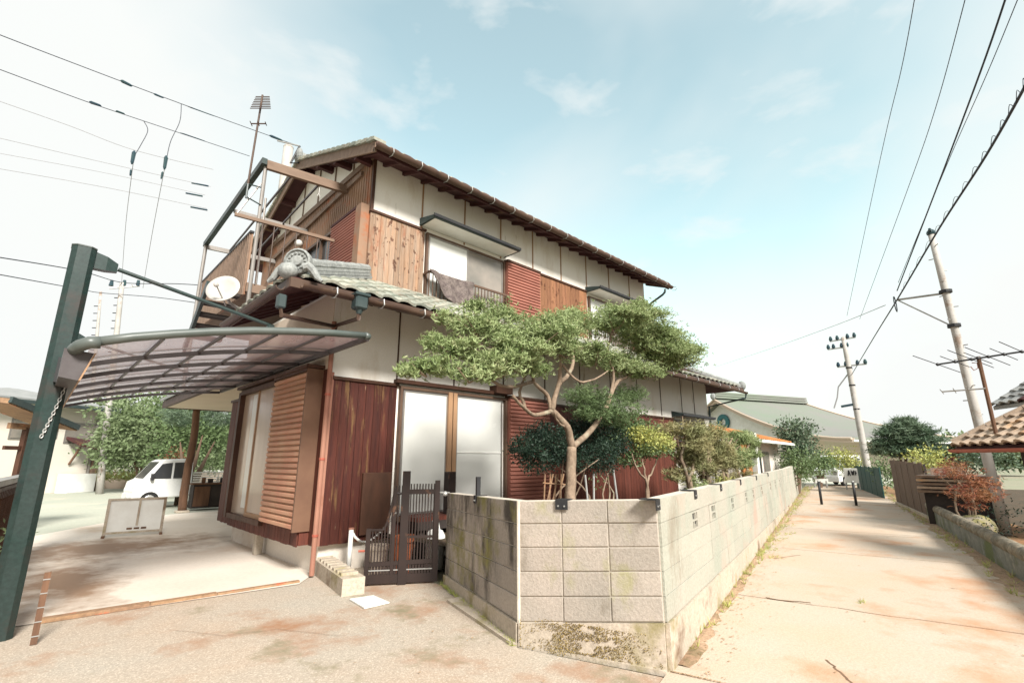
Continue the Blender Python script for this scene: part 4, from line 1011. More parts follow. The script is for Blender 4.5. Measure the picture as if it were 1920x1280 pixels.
# chain hooked on the post
c0, c1 = at_y(136, 692, 6.34), at_y(84, 822, 6.34)
c1 = Vector((min(c1.x, .03), 6.335, c1.z)); c0 = Vector((max(c0.x, .15), 6.36, c0.z))
chain = thing('hanging_chain', c0, 'steel chain hanging down the face of the dark carport post', 'chain')
lk = MB(); ring = [Vector((.020 * math.cos(t), .0, .011 * math.sin(t))) for t in [2 * math.pi * k / 10 for k in range(11)]]
lk.tube(ring, .0045, 5); lk_me = proto(lk, 'link', 'steel')
dv = (c1 - c0); nl = int(dv.length / .032); q = dv.to_track_quat('X', 'Z')
for i in range(nl):
    p = c0 + dv * i / nl + Vector((0, 0, -.05 * math.sin(math.pi * i / nl)))
    o = put(lk_me, 'link', chain, p); o.rotation_euler = (q @ Matrix.Rotation((i % 2) * math.pi / 2, 4, 'X').to_quaternion()).to_euler()
MB().tube([c0 + Vector((0, 0, .22)), c0], .005, 5).build('cord', 'white', chain)

# ================================================================== GATE AND FORECOURT THINGS
gy = lambda px, py, Y: at_y(px, py, Y)
# the gate runs from its lock post by the white post to the wall end
G0, G1 = at_z(680, 1098), at_z(832, 1090)
G0 = Vector((G0.x, G0.y, 0)); G1 = Vector((4.02, 5.42, 0))
gd = (G1 - G0).normalized(); gn = Vector((gd.y, -gd.x, 0)); gl = (G1 - G0).length
gate = thing('metal_gate', G0, 'dark bronze metal gate with curved top rail between pier and block wall', 'gate')
def gp(u, z, o=0): return G0 + gd * u + gn * o + Vector((0, 0, z))
um = gl * .47
MB().bar(gp(0.03, .02), gp(.03, .66), .055, .055, gn).build('gate_post', 'gate', gate)
MB().bar(gp(um, .0, -.02), gp(um, 1.36, -.02), .10, .10, gn).build('gate_post', 'gate', gate)
MB().bar(gp(gl - .12, .02), gp(gl - .12, 1.24), .065, .055, gn).build('gate_post', 'gate', gate)
MB().bar(gp(um - .13, .04), gp(um - .13, 1.15), .04, .04, gn).build('gate_stile', 'gate', gate)
MB().bar(gp(um + .01, 1.10), gp(gl - .12, 1.10), .03, .06).build('gate_rail', 'gate', gate)
MB().bar(gp(um, .55), gp(gl - .12, .55), .02, .03).build('gate_rail', 'gate', gate)
gtop = lambda f: .64 + .44 * max(0, min(1, (f - .42) / .25)) ** 1.5
cr_ = [gp(.03 + (um - .03) * i / 16, gtop(i / 16)) for i in range(17)]
MB().tube(cr_, .016, 6).build('gate_curved_rail', 'gate', gate)
MB().bar(gp(.05, .24), gp(gl - .13, .26), .03, .05).build('gate_rail', 'gate', gate)
MB().bar(gp(.03, .07), gp(gl - .12, .07), .035, .10).build('gate_bottom_rail', 'gate', gate)
MB().bar(gp(.05, .17, .0), gp(gl - .13, .17, .0), .02, .012).build('gate_rail', 'steel', gate)
nb = 21
for i in range(nb):
    u = .08 + (gl - .24) * i / (nb - 1)
    zt = gtop(u / um) + (.10 if u / um > .67 else 0) if u < um else 1.20
    MB().bar(gp(u, .05), gp(u, zt), .016, .014, gn).build('gate_bar', 'gate', gate)
    if i % 1 == 0 and i < nb - 1: MB().bar(gp(u + .023, .08), gp(u + .023, .26), .014, .012, gn).build('gate_bar', 'gate', gate)
MB().sphere(gp(gl - .02, 1.07), .035, 8, 6).tube([gp(gl - .12, 1.09), gp(gl + .04, 1.08)], .012, 6).build('latch', 'steel', gate)
MB().tube([gp(-.08, .40), gp(.03, .40)], .014, 6).build('hinge', 'rust', gate); MB().tube([gp(-.08, .10), gp(.03, .10)], .014, 6).build('hinge', 'rust', gate)
# brown post behind the gate holding the window mullion cover
bp = at_y(843, 900, 6.5)
t = tag(MB().bevbox((bp.x - .07, 6.42, .0), (bp.x + .07, 6.56, 1.32), .008).build('gate_pier', 'gate'), 'dark brown metal pier behind the gate latch at the wall end', 'post')
# white post with chain
wp = at_z(652, 1078)
post = thing('white_post', (wp.x, wp.y, 0), 'short white chain post beside the gate', 'post')
MB().tube([(wp.x, wp.y, 0), (wp.x + .005, wp.y, .58)], .032, 12).build('tube', 'white', post, smooth=True)
MB().tube([(wp.x + .005, wp.y, .58), (wp.x + .005, wp.y, .60)], .038, 12).build('cap', 'pipe_red', post)
ca = Vector((wp.x + .03, wp.y, .53)); cb = gp(um - .10, .86, .03); cl = thing('sagging_chain', ca, 'white wrapped chain sagging from the white post to the gate', 'chain')
pts = [ca.lerp(cb, k / 30) + Vector((0, 0, -.20 * math.sin(math.pi * (k / 30) ** .8))) for k in range(31)]
MB().tube(pts[:6], .017, 8).build('wrapped_end', 'white', cl)
for i in range(5, 30):
    p = pts[i]; dd = pts[min(i + 1, 30)] - p
    o = put(lk_me, 'link', cl, p, (dd.to_track_quat('X', 'Z') @ Matrix.Rotation((i % 2) * math.pi / 2, 4, 'X').to_quaternion()).to_euler(), (1.1, 1.1, 1.1))
# concrete blocks of the little pier at the house corner (slotted top)
a, b = at_z(584, 1072), at_z(640, 1118); a = Vector((a.x, a.y, 0)); b = Vector((b.x, b.y, 0)); dd = (b - a).normalized(); nn = Vector((-dd.y, dd.x, 0)); nn = nn if nn.x > 0 else -nn
drain = thing('slotted_kerb', a, 'low slotted concrete kerb block at the foot of the red downpipe', 'kerb')
L_ = (b - a).length
pr_ = lambda u, v, z: a + dd * u + nn * v + Vector((0, 0, z))
MB().prism([pr_(0, 0, -.05), pr_(L_, 0, -.05), pr_(L_, .26, -.05), pr_(0, .26, -.05)], (0, 0, .23)).build('body', 'footing', drain)
for i in range(8):
    u = .10 + (L_ - .2) * i / 8
    MB().prism([pr_(u, .03, .18), pr_(u + .085, .03, .18), pr_(u + .085, .23, .18), pr_(u, .23, .18)], (0, 0, .03)).build('top_bar', 'footing', drain)
mc = [at_z(x, y, .001) for x, y in ((655, 1124), (700, 1117), (730, 1130), (683, 1141))]
tag(MB().prism(mc, (0, 0, .012)).build('drain_cover', 'white'), 'pale square drain cover set in the ground before the gate', 'drain cover')
# pots and clutter behind the gate
def pot(x, y, r, h, m, label):
    t = thing('plant_pot', (x, y, 0), label, 'plant pot')
    MB().loft([[(x + q * math.cos(a), y + q * math.sin(a), z) for a in [2 * math.pi * k / 16 for k in range(16)]] for q, z in ((r * .7, 0), (r, h), (r * 1.1, h), (r * 1.1, h * .86 + h * .02), (r * 1.12, h + .02), (r * .95, h + .02), (r * .9, h - .03))]).build('pot', m, t)
    MB().tube([(x, y, h - .04), (x, y, h - .03)], r * .88, 14).build('soil', 'soil', t)
    return t
pot(3.92, 6.25, .15, .46, 'terracotta', 'orange plant pot behind the left half of the gate')
pot(3.68, 6.5, .13, .34, 'plaster_side', 'pale pink pot standing next to the orange one behind the gate')
bk = thing('watering_can', (4.35, 6.1, 0), 'white plastic watering can behind the gate bars', 'watering can')
MB().loft([[(4.35 + q * math.cos(a), 6.1 + q * math.sin(a), z) for a in [2 * math.pi * k / 14 for k in range(14)]] for q, z in ((.14, 0.02), (.14, .45), (.10, .52), (.05, .54))]).build('can', 'white', bk, smooth=True)
MB().tube([(4.45, 6.0, .2), (4.56, 5.9, .45), (4.62, 5.84, .58)], .022, 8).build('spout', 'white', bk)
MB().tube([(4.35, 6.1, .5), (4.30, 6.1, .66), (4.38, 6.1, .68), (4.42, 6.1, .5)], .012, 6).build('handle', 'white', bk)
vb = thing('veranda_bench', (4.75, 6.4, 0), 'narrow dark veranda step under the white window', 'bench')
MB().box((4.2, 6.35, .62), (6.3, 6.85, .68)).build('seat_board', 'board_red', vb)
MB().box((4.2, 6.34, .50), (6.3, 6.38, .62)).build('apron_board', 'dark', vb)
for x in (4.28, 5.2, 6.2): MB().box((x, 6.4, 0), (x + .07, 6.47, .62)).build('leg', 'dark', vb)
# dark meter box shape on the plank wall behind the gate
tag(MB().bevbox((3.55, HY - .08, .45), (4.02, HY - .024, 1.32), .01).build('leaning_panel', 'trim'), 'dark brown panel leaning on the plank wall behind the gate', 'panel')
# timber strip, slotted upright and folding barrier
s0, s1 = at_z(68, 1170), at_z(562, 1092)
st = thing('timber_strip', s0, 'worn timber strip bridging the edge of the carport floor', 'timber')
dd = (s1 - s0).normalized(); nn = Vector((-dd.y, dd.x, 0))
for i, (u0, u1) in enumerate(((0, .36), (.362, .62), (.622, 1))):
    p, q = s0.lerp(s1, u0), s0.lerp(s1, u1)
    w = .11 - .025 * i
    MB().prism([p + Vector((0, 0, .0)), q + Vector((0, 0, 0)), q + nn * w, p + nn * w], (0, 0, .035 - .004 * i)).build('board', 'wood_strip' if i != 2 else 'brick_red' if 0 else 'wood_strip', st)
ub = at_z(62, 1207)
up_ = thing('slotted_upright', (ub.x, ub.y, 0), 'rusty slotted steel upright by the dark carport post', 'post')
zt = 0.56
MB().box((ub.x - .022, ub.y - .02, 0), (ub.x + .022, ub.y - .012, zt)).box((ub.x + .016, ub.y - .012, 0), (ub.x + .022, ub.y + .02, zt)).build('angle_bar', 'rust' if 0 else 'wood_post', up_)
for i in range(5): MB().box((ub.x - .024, ub.y - .024, .06 + i * .11), (ub.x + .024, ub.y - .020, .068 + i * .11)).build('slot_band', 'steel', up_)
# white board barrier
a, b = at_z(190, 1008), at_z(303, 1000); a = Vector((a.x, a.y, 0)); b = Vector((b.x, b.y, 0)); dd = (b - a).normalized(); nn = Vector((dd.y, -dd.x, 0)); L_ = (b - a).length
sg = thing('barrier_board', a, 'low white framed barrier board on short feet in front of the truck', 'barrier')
q = lambda u, z, o=0: a + dd * u + nn * o + Vector((0, 0, z))
HB = .74
def bb(u0, u1, z0, z1, o0, o1): return MB().prism([q(u0, z0, o0), q(u1, z0, o0), q(u1, z1, o0), q(u0, z1, o0)], nn * (o1 - o0))
for u0, u1, z0, z1 in ((0, .05, .0, HB), (L_ - .05, L_, .0, HB), (.05, L_ - .05, HB - .04, HB), (.05, L_ - .05, .06, .10), (L_ * .52, L_ * .52 + .04, .2, HB - .04)):
    bb(u0, u1, z0, z1, 0, .04).build('frame_bar', 'footing', sg)
bb(.05, L_ * .52, .19, HB - .04, .01, .022).build('panel', 'white', sg); bb(L_ * .52 + .04, L_ - .05, .19, HB - .04, .01, .022).build('panel', 'white', sg)
bb(.05, L_ - .05, .10, .19, .012, .02).build('lower_panel', 'white', sg)
for u in (L_ * .38, L_ * .5, L_ * .62): bb(u, u + .09, .13, .165, .021, .028).build('slot', 'wood_post', sg)
MB().bar(q(.02, .02, -.18), q(.02, .02, .16), .05, .04).build('foot', 'wood_post', sg); MB().bar(q(L_ - .02, .02, -.18), q(L_ - .02, .02, .16), .05, .04).build('foot', 'wood_post', sg)

# ================================================================== VEHICLES
def ellipse(c, r, n=18, ax=(Vector((1, 0, 0)), Vector((0, 0, 1)))): return [c + ax[0] * r * math.cos(2 * math.pi * k / n) + ax[1] * r * math.sin(2 * math.pi * k / n) for k in range(n)]
def vehicle(name, base, ang, label, profile, W, windows, wheels, lights, screens, bed=None, cat='truck'):
    """profile in (x forward, z); built round base, nose towards +x before turning"""
    t = thing(name, base, label, cat)
    Mx = Matrix.Translation(base) @ Matrix.Rotation(ang, 4, 'Z')
    T = lambda x, y, z: Mx @ Vector((x, y, z))
    zmax = max(z for x, z in profile)
    def half(z): return W / 2 * (1 - .10 * max(0, (z - .75)) / max(.01, zmax - .75))
    e = .05
    cx = sum(x for x, z in profile) / len(profile); cz = sum(z for x, z in profile) / len(profile)
    def ringat(k, s): return [T(cx + (x - cx) * s, k * half(z), cz + (z - cz) * s) for x, z in profile]
    MB().loft([ringat(-1, .955), ringat(-.96, 1), ringat(.96, 1), ringat(1, .955)]).build('body', 'carpaint', t)
    for sd in (-1, 1):
        for poly in windows:
            o = .004
            MB().prism([T(x, sd * (half(z) + o - .012), z) for x, z in poly], (T(0, sd * .014, 0) - T(0, 0, 0))).build('side_window', 'glass_dark', t)
        for x, r in wheels:
            c = T(x, sd * (W / 2 - .06), r); axs = (T(1, 0, 0) - T(0, 0, 0), Vector((0, 0, 1))); ny = (T(0, sd, 0) - T(0, 0, 0))
            w = MB().loft([ellipse(c - ny * .08, r * .96, 18, axs), ellipse(c - ny * .06, r, 18, axs), ellipse(c + ny * .05, r, 18, axs), ellipse(c + ny * .07, r * .93, 18, axs)]).build('wheel', 'tyre', t)
            MB().loft([ellipse(c + ny * .065, r * .62, 14, axs), ellipse(c + ny * .08, r * .5, 14, axs), ellipse(c + ny * .072, r * .15, 14, axs)]).build('rim', 'steel', w)
    for nm, m, pts in screens: MB().prism([T(*p) for p in pts], T(.006, 0, .004) - T(0, 0, 0)).build(nm, m, t)
    for nm, m, x, y, z, sx, sy, sz in lights: 
        MB().add([T(x + i * sx / 2, y + j * sy / 2, z + k * sz / 2) for i in (-1, 1) for j in (-1, 1) for k in (-1, 1)], [(0, 1, 3, 2), (4, 6, 7, 5), (0, 4, 5, 1), (2, 3, 7, 6), (0, 2, 6, 4), (1, 5, 7, 3)]).build(nm, m, t)
    return t, T
# kei truck left, nose towards the left, bed behind the cabinet
trk, T = vehicle('kei_truck', Vector((3.62, 20.2, 0)), math.pi + .06, 'small white truck parked behind the porch post', 
    [(1.20, .30), (1.23, .55), (1.18, .82), (1.02, .90), (.62, 1.46), (.50, 1.52), (-.18, 1.54), (-.30, 1.48), (-.34, .62), (-.34, .35)], 1.40,
    [[(.86, .92), (.56, 1.38), (.28, 1.42), (.28, .92)], [(.22, .92), (.22, 1.42), (-.18, 1.43), (-.22, .92)]], [(.78, .27)],
    [('headlight', 'white', 1.19, .5, .62, .05, .22, .14), ('headlight', 'white', 1.19, -.5, .62, .05, .22, .14), ('door_mirror', 'black', .80, .76, .98, .08, .12, .2), ('bumper', 'carpaint', 1.2, 0, .38, .1, 1.42, .16), ('number_plate', 'white', 1.262, 0, .42, .01, .3, .12)],
    [('windscreen', 'glass_dark', [(1.00, -.56, .93), (1.00, .56, .93), (.64, .52, 1.44), (.64, -.52, 1.44)])])
bedm = MB()
for u in range(7): bedm_ = MB().box((4.0, 19.5, .62 + u * .075), (5.8, 19.53, .66 + u * .075)).build('bed_side_slat', 'white', trk)
MB().box((3.98, 19.53, .56), (5.85, 20.9, .62)).build('bed_floor', 'carpaint', trk)
MB().box((5.8, 19.5, .45), (5.86, 20.9, 1.15)).build('bed_gate', 'carpaint', trk)
for y in (19.58, 20.7): 
    c = Vector((5.4, y, .27)); MB().loft([ellipse(c, .27, 16), ellipse(c + Vector((0, .14, 0)), .27, 16)]).build('wheel', 'tyre', trk)
# van at the end of the road
vb_ = at_z(1585, 911); va = math.atan2(RD.y, RD.x) + math.pi * .86
vn, T2 = vehicle('kei_van', Vector((vb_.x + 1.0, vb_.y + .5, 0)), va, 'white boxy van parked across the far end of the road',
    [(1.6, .25), (1.64, .55), (1.55, .9), (1.25, 1.05), (.95, 1.70), (.8, 1.78), (-1.6, 1.80), (-1.68, 1.7), (-1.68, .35), (-1.6, .25)], 1.5,
    [[(1.1, 1.05), (.82, 1.62), (.2, 1.64), (.2, 1.05)], [(.1, 1.05), (.1, 1.64), (-.7, 1.64), (-.7, 1.05)], [(-.8, 1.05), (-.8, 1.64), (-1.5, 1.62), (-1.5, 1.05)]], [(1.0, .28), (-1.05, .28)],
    [('headlight', 'steel', 1.6, .55, .75, .06, .26, .16), ('headlight', 'steel', 1.6, -.55, .75, .06, .26, .16), ('bumper', 'carpaint', 1.62, 0, .38, .12, 1.5, .2), ('number_plate', 'white', 1.69, 0, .45, .01, .34, .14)],
    [('windscreen', 'glass_dark', [(1.25, -.64, 1.08), (1.25, .64, 1.08), (.97, .6, 1.66), (.97, -.6, 1.66)])], cat='van')

# cabinet with clutter by the porch
c = at_z(357, 957)
cb_ = thing('workbench', (c.x, c.y, 0), 'dark wooden workbench cabinet under the porch', 'cabinet')
MB().box((c.x, c.y, .06), (c.x + .95, c.y + .5, .76)).build('carcass', 'dark', cb_)
MB().box((c.x - .06, c.y - .05, .76), (c.x + 1.02, c.y + .55, .80)).build('top', 'wood_post', cb_)
MB().box((c.x + .03, c.y - .02, .12), (c.x + .45, c.y, .70)).build('door', 'wood_post', cb_); MB().box((c.x + .5, c.y - .02, .12), (c.x + .92, c.y, .70)).build('door', 'dark', cb_)
for i, (u, w, h, m, lb) in enumerate(((.22, .10, .17, 'wood_post', 'small brown tin at the left on the workbench'), (.40, .13, .13, 'dark', 'low dark box in the middle of the workbench'), (.62, .07, .19, 'white', 'white bottle on the workbench'), (.75, .16, .15, 'black', 'black box at the right on the workbench'))):
    o = MB().bevbox((c.x + u, c.y + .1, .80), (c.x + u + w, c.y + .1 + w, .80 + h), .012)
    if i == 2: o.tube([(c.x + u + w / 2, c.y + .1 + w / 2, .80 + h), (c.x + u + w / 2, c.y + .1 + w / 2, .80 + h + .04)], .015, 8)
    tag(o.build('bottle' if i == 2 else 'storage_box', m), lb, 'bottle' if i == 2 else 'box')
fn = thing('slatted_screen', (c.x - .35, c.y + 2.5, 0), 'narrow white slatted screen beside the porch post', 'screen')
s0 = at_z(338, 930); 
for i in range(13): MB().box((s0.x - .3, s0.y, .1 + i * .1), (s0.x + .15, s0.y + .03, .165 + i * .1)).build('slat', 'white', fn)
for x in (-.32, .15): MB().box((s0.x + x, s0.y, 0), (s0.x + x + .04, s0.y + .05, 1.42)).build('upright', 'white', fn)

# ================================================================== BOLLARDS
for k, (x, y, lb) in enumerate(((1541, 946, 'left one of two thin dark bollards across the road'), (1606, 948, 'right one of two thin dark bollards across the road'))):
    p = at_z(x, y); t = thing('bollard', (p.x, p.y, 0), lb, 'bollard', 'bollards across the road')
    MB().tube([(p.x, p.y, 0), (p.x, p.y, .78)], .042, 10).build('tube', 'black', t, smooth=True)
    MB().tube([(p.x, p.y, .78), (p.x, p.y, .81)], [.044, .03], 10).build('cap', 'steel', t)
    MB().tube([(p.x, p.y, .0), (p.x, p.y, .015)], .12, 12).build('base', 'footing', t)

# ================================================================== GARDEN PLANTS
def pxr(Y, px, py): return at_y(px, py, Y)
# the big cloud-pruned tree
tb = at_y(1068, 945, 4.75); tb.z = .42
tree = thing('garden_tree', tb, 'large cloud-pruned tree with spreading pads rising above the block wall', 'tree')
J = lambda px, py, Y: at_y(px, py, Y)
tr_ = random.Random(21)
def branch(pts, r0, r1, nm='limb', par=None, n=8):
    P_, rs = limb(pts, r0, r1, wob=.008, rnd=tr_)
    return MB().tube(P_, rs, n).build(nm, 'bark', par or tree, smooth=True)
fork = J(1072, 838, 4.75)
branch([tb, J(1070, 900, 4.75), fork], .085, .07, 'trunk', n=12)
l1 = J(1035, 770, 4.7); l2 = J(1000, 735, 4.6)
branch([fork, J(1062, 800, 4.72), l1], .058, .048)
branch([l1, J(1005, 778, 4.65), J(985, 768, 4.5), J(962, 742, 4.35)], .035, .018)
branch([J(985, 768, 4.5), J(975, 735, 4.6), J(982, 705, 4.7), J(975, 690, 4.6)], .024, .012)
branch([l1, J(1048, 720, 4.7), J(1050, 680, 4.6), J(1060, 640, 4.5)], .042, .018)
branch([l1, J(1025, 740, 4.8), J(1000, 715, 4.7), J(990, 690, 4.5), J(960, 660, 4.3)], .036, .015)
branch([J(1048, 720, 4.7), J(1072, 690, 4.9), J(1072, 640, 4.9), J(1070, 610, 4.8)], .038, .018)
branch([fork, J(1105, 810, 4.85), J(1130, 775, 4.95), J(1145, 740, 5.0), J(1158, 715, 5.0)], .050, .034)
branch([J(1158, 715, 5.0), J(1190, 700, 5.0), J(1230, 695, 4.9), J(1265, 675, 4.8)], .03, .012)
branch([J(1145, 740, 5.0), J(1150, 700, 5.0), J(1140, 660, 4.9), J(1150, 620, 4.8), J(1180, 600, 4.8)], .03, .014)
branch([J(1050, 680, 4.6), J(1085, 715, 4.5), J(1120, 708, 4.6), J(1140, 695, 4.6)], .02, .010)
branch([J(1000, 715, 4.7), J(950, 725, 4.4), J(900, 700, 4.2), J(860, 690, 4.2)], .026, .010)
branch([J(990, 690, 4.5), J(930, 660, 4.4), J(880, 640, 4.3), J(860, 630, 4.3)], .022, .010)
branch([J(1060, 800, 4.72), J(1045, 790, 4.6), J(1040, 772, 4.5)], .02, .01, 'limb')
pads = []
def pad(px, py, Y, rx, rz, ry=None):
    """pad given by its middle, half-width and half-height in the photograph's pixels at depth Y"""
    c = J(px, py, Y); k = (J(px + 50, py, Y) - J(px, py, Y)).length / 50 * .72
    kz = abs(J(px, py + 50, Y).z - J(px, py, Y).z) / 50
    pads.append((c.x, c.y, c.z, rx * k, (ry or rx * .75) * k, rz * kz))
for a in ((800, 690, 4.2, 58, 26), (850, 655, 4.3, 62, 30), (900, 612, 4.4, 78, 34), (935, 592, 4.7, 62, 26), (880, 700, 4.1, 66, 28), (930, 690, 4.2, 66, 34), (975, 660, 4.2, 62, 34),
          (1010, 630, 4.3, 60, 34), (985, 690, 4.4, 50, 28), (1045, 620, 4.4, 55, 34), (1075, 605, 4.8, 50, 26), (1060, 655, 4.4, 40, 26), (1115, 670, 4.9, 40, 26), (1150, 610, 4.8, 58, 30), (1190, 602, 4.8, 50, 28),
          (1205, 640, 4.9, 46, 28), (1240, 660, 4.8, 52, 30), (1270, 680, 4.7, 40, 26), (1180, 685, 5.0, 36, 20), (1160, 690, 5.0, 30, 16), (835, 600, 4.5, 30, 18), (765, 700, 4.15, 28, 16), (1245, 630, 4.8, 36, 22), (1205, 700, 4.9, 40, 14)):
    pad(*a)
pads[:] = [(a, b_, c, rx * .82, ry * .85, rz * .78) for a, b_, c, rx, ry, rz in pads]
extra = []
for a, b_, c, rx, ry, rz in pads:
    for _ in range(3):
        d = Vector((tr_.gauss(0, 1), tr_.gauss(0, 1), abs(tr_.gauss(0, .6)))).normalized()
        extra.append((a + d.x * rx * 1.05, b_ + d.y * ry * 1.05, c + d.z * rz * 1.1, rx * .42, ry * .42, rz * .45))
crown(pads + extra, 15000, .056, .014, 'needle', 3, 'crown', 'leaf', tree, up=.75, ragged=.6)
for a, b_, c, rx, ry, rz in pads[::1]:
    for _ in range(3):
        d = Vector((tr_.gauss(0, 1), tr_.gauss(0, 1), .2)).normalized()
        MB().tube([(a, b_, c - rz * .8), (a + d.x * rx * .5, b_ + d.y * ry * .5, c - rz * .3), (a + d.x * rx, b_ + d.y * ry, c + rz * .2)], [.010, .007, .003], 5).build('twig', 'bark', tree)
lp = pads[:]; pads.clear()
for a in ((1105, 745, 4.9, 46, 24), (1150, 770, 5.0, 50, 28), (1180, 740, 5.1, 30, 18), (1110, 775, 4.9, 40, 20)): pad(*a)
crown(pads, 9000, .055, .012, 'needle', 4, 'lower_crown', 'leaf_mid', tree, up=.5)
# dark round shrub behind the trunk
pads.clear()
for a in ((1010, 850, 5.2, 52, 46), (1050, 840, 5.3, 50, 40), (1110, 860, 5.2, 55, 42), (985, 838, 5.1, 34, 26), (1135, 830, 5.3, 45, 34), (1020, 812, 5.3, 36, 22), (1090, 800, 5.4, 40, 24)): pad(*a)
sb = Vector((6.3, 5.25, .42)); sh = thing('dark_shrub', sb, 'dense dark green rounded shrub behind the tree trunk', 'shrub')
crown(pads, 24000, .045, .022, 'leaf', 5, 'crown', 'leaf_dark', sh, ragged=.2)
for k in range(5): branch([sb + Vector((tr_.uniform(-.1, .1), 0, 0)), sb + Vector((tr_.uniform(-.3, .5), tr_.uniform(-.2, .2), .5)), sb + Vector((tr_.uniform(-.8, 1.0), tr_.uniform(-.3, .3), 1.1))], .025, .008, 'stem', sh, 6)
# mid-green shrub between it and the yellow one
pads.clear()
for a in ((1165, 830, 5.3, 45, 34), (1185, 800, 5.4, 40, 28), (1150, 790, 5.4, 34, 22), (1175, 860, 5.3, 30, 18)): pad(*a)
sb = Vector((7.6, 5.4, .42)); sh = thing('green_shrub', sb, 'bright green bushy shrub left of the yellow-topped one', 'shrub')
crown(pads, 12000, .055, .028, 'leaf', 6, 'crown', 'leaf_mid', sh)
for k in range(3): branch([sb, sb + Vector((tr_.uniform(-.3, .2), 0, .5)), sb + Vector((tr_.uniform(-.4, .4), tr_.uniform(-.2, .2), 1.0))], .022, .008, 'stem', sh, 6)
# yellow-topped ball
pads.clear()
for a in ((1220, 828, 5.0, 36, 32), (1200, 815, 5.0, 22, 18), (1240, 835, 5.0, 20, 18)): pad(*a)
sb = at_y(1212, 935, 5.0); sb.z = .42; sh = thing('yellow_shrub', sb, 'round clipped shrub with yellow new leaves on forked bare stems', 'shrub')
crown(pads, 16000, .05, .026, 'leaf', 7, 'crown', 'leaf_yellow', sh, ragged=.1)
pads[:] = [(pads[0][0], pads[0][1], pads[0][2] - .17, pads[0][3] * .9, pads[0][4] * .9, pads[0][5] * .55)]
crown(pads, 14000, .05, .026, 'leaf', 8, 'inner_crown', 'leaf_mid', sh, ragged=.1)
for ex in ((1185, 850), (1235, 855), (1205, 860)): branch([sb, J(1213, 905, 5.0), J(ex[0] * .5 + 1210 * .5, 885, 5.0), J(*ex, 5.0)], .03, .012, 'stem', sh, 6)
# young sapling, with poles leaning in the bed
t = thing('sapling', J(1125, 930, 5.0), 'thin young sapling with sparse pale leaves below the dark shrub', 'sapling')
pads.clear()
for a in ((1122, 905, 4.9, 20, 14), (1200, 700, 4.9, 2, 2)): pad(*a)
crown(pads[:1], 1500, .06, .02, 'leaf', 9, 'crown', 'leaf_mid', t)
for i, (xa, ya, xb, yb, lb) in enumerate(((1097, 890, 1106, 940, 'pale garden stake nearest the tree trunk'), (1113, 888, 1112, 940, 'pale garden stake in the middle behind the wall'), (1150, 880, 1162, 940, 'pale garden stake beside the yellow shrub'))):
    a, b = J(xa, ya, 5.0), J(xb, yb, 4.8); b.z = .42
    tag(MB().tube([b, a], .016, 6).build('garden_stake', 'steel'), lb, 'stake')
# trained pines with bare twisted trunks
nd = random.Random(31)
for i, (px, py, Y, s, lb) in enumerate(((1292, 905, 4.9, 1.0, 'pruned pine with feathery tan fronds nearest the dark window'), (1325, 900, 5.0, 1.1, 'pruned pine with twin bare trunks in the middle of the row'), (1362, 893, 5.4, 1.0, 'pruned pine with rounded green top third along the wall'), (1392, 885, 5.9, .9, 'pruned pine at the far end of the garden row'))):
    b = J(px, py, Y); b.z = .42
    t = thing('pruned_pine', b, lb, 'tree', 'pruned pines behind the long wall')
    top = J(px + nd.uniform(-6, 6), 800, Y)
    h = top.z - b.z
    for k in range(3):
        o = Vector((nd.uniform(-.12, .12), nd.uniform(-.1, .1), 0))
        P_, rs = limb([b + o * .4, b + o + Vector((nd.uniform(-.15, .15), 0, h * .35)), b + o * 1.6 + Vector((nd.uniform(-.2, .2), 0, h * .62)), top + o * 2 - Vector((0, 0, .3))], .05, .022, wob=.014, rnd=nd)
        MB().tube(P_, rs, 7).build('trunk', 'bark', t, smooth=True)
    for k in range(6):
        zz = h * nd.uniform(.5, .85); d = Vector((nd.uniform(-1, 1), nd.uniform(-.8, .8), .35)).normalized() * .45
        MB().tube([b + Vector((0, 0, zz)), b + Vector((0, 0, zz + .03)) + d * .5, b + Vector((0, 0, zz + .12)) + d], [.02, .014, .008], 6).build('limb', 'bark', t)
    bl_ = [(top.x + nd.uniform(-.4, .4) * s, top.y + nd.uniform(-.3, .3), top.z - nd.uniform(.05, 1.0) * s, .34 * s, .30 * s, .20 * s) for k in range(9)]
    crown(bl_, 5200, .09, .014, 'needle', 40 + i, 'crown', ('leaf_tan', 'leaf_tan', 'leaf', 'leaf')[i], t, up=.4, ragged=.3)
    bl_ = [(b.x + nd.uniform(-.3, .3), b.y + nd.uniform(-.2, .2), .42 + nd.uniform(.35, .75), .22, .2, .14) for k in range(4)]
    crown(bl_, 4500, .07, .014, 'needle', 60 + i, 'lower_crown', ('leaf', 'leaf_tan', 'leaf_yellow', 'leaf_tan')[i], t, up=.3)
# stacked tiles and bamboo edging seen just over the wall
t = thing('bamboo_trellis', J(1040, 925, 5.2), 'small crossed bamboo trellis left of the trunk', 'trellis')
for k in range(7):
    a = J(1020 + k * 5, 945, 5.1); b = J(1028 + k * 5 + (4 if k % 2 else -6), 888, 5.1); MB().tube([a, b], .012, 6).build('cane', 'wood_strip', t)
MB().tube([J(1018, 905, 5.09), J(1060, 908, 5.09)], .010, 6).build('cross_cane', 'wood_strip', t)

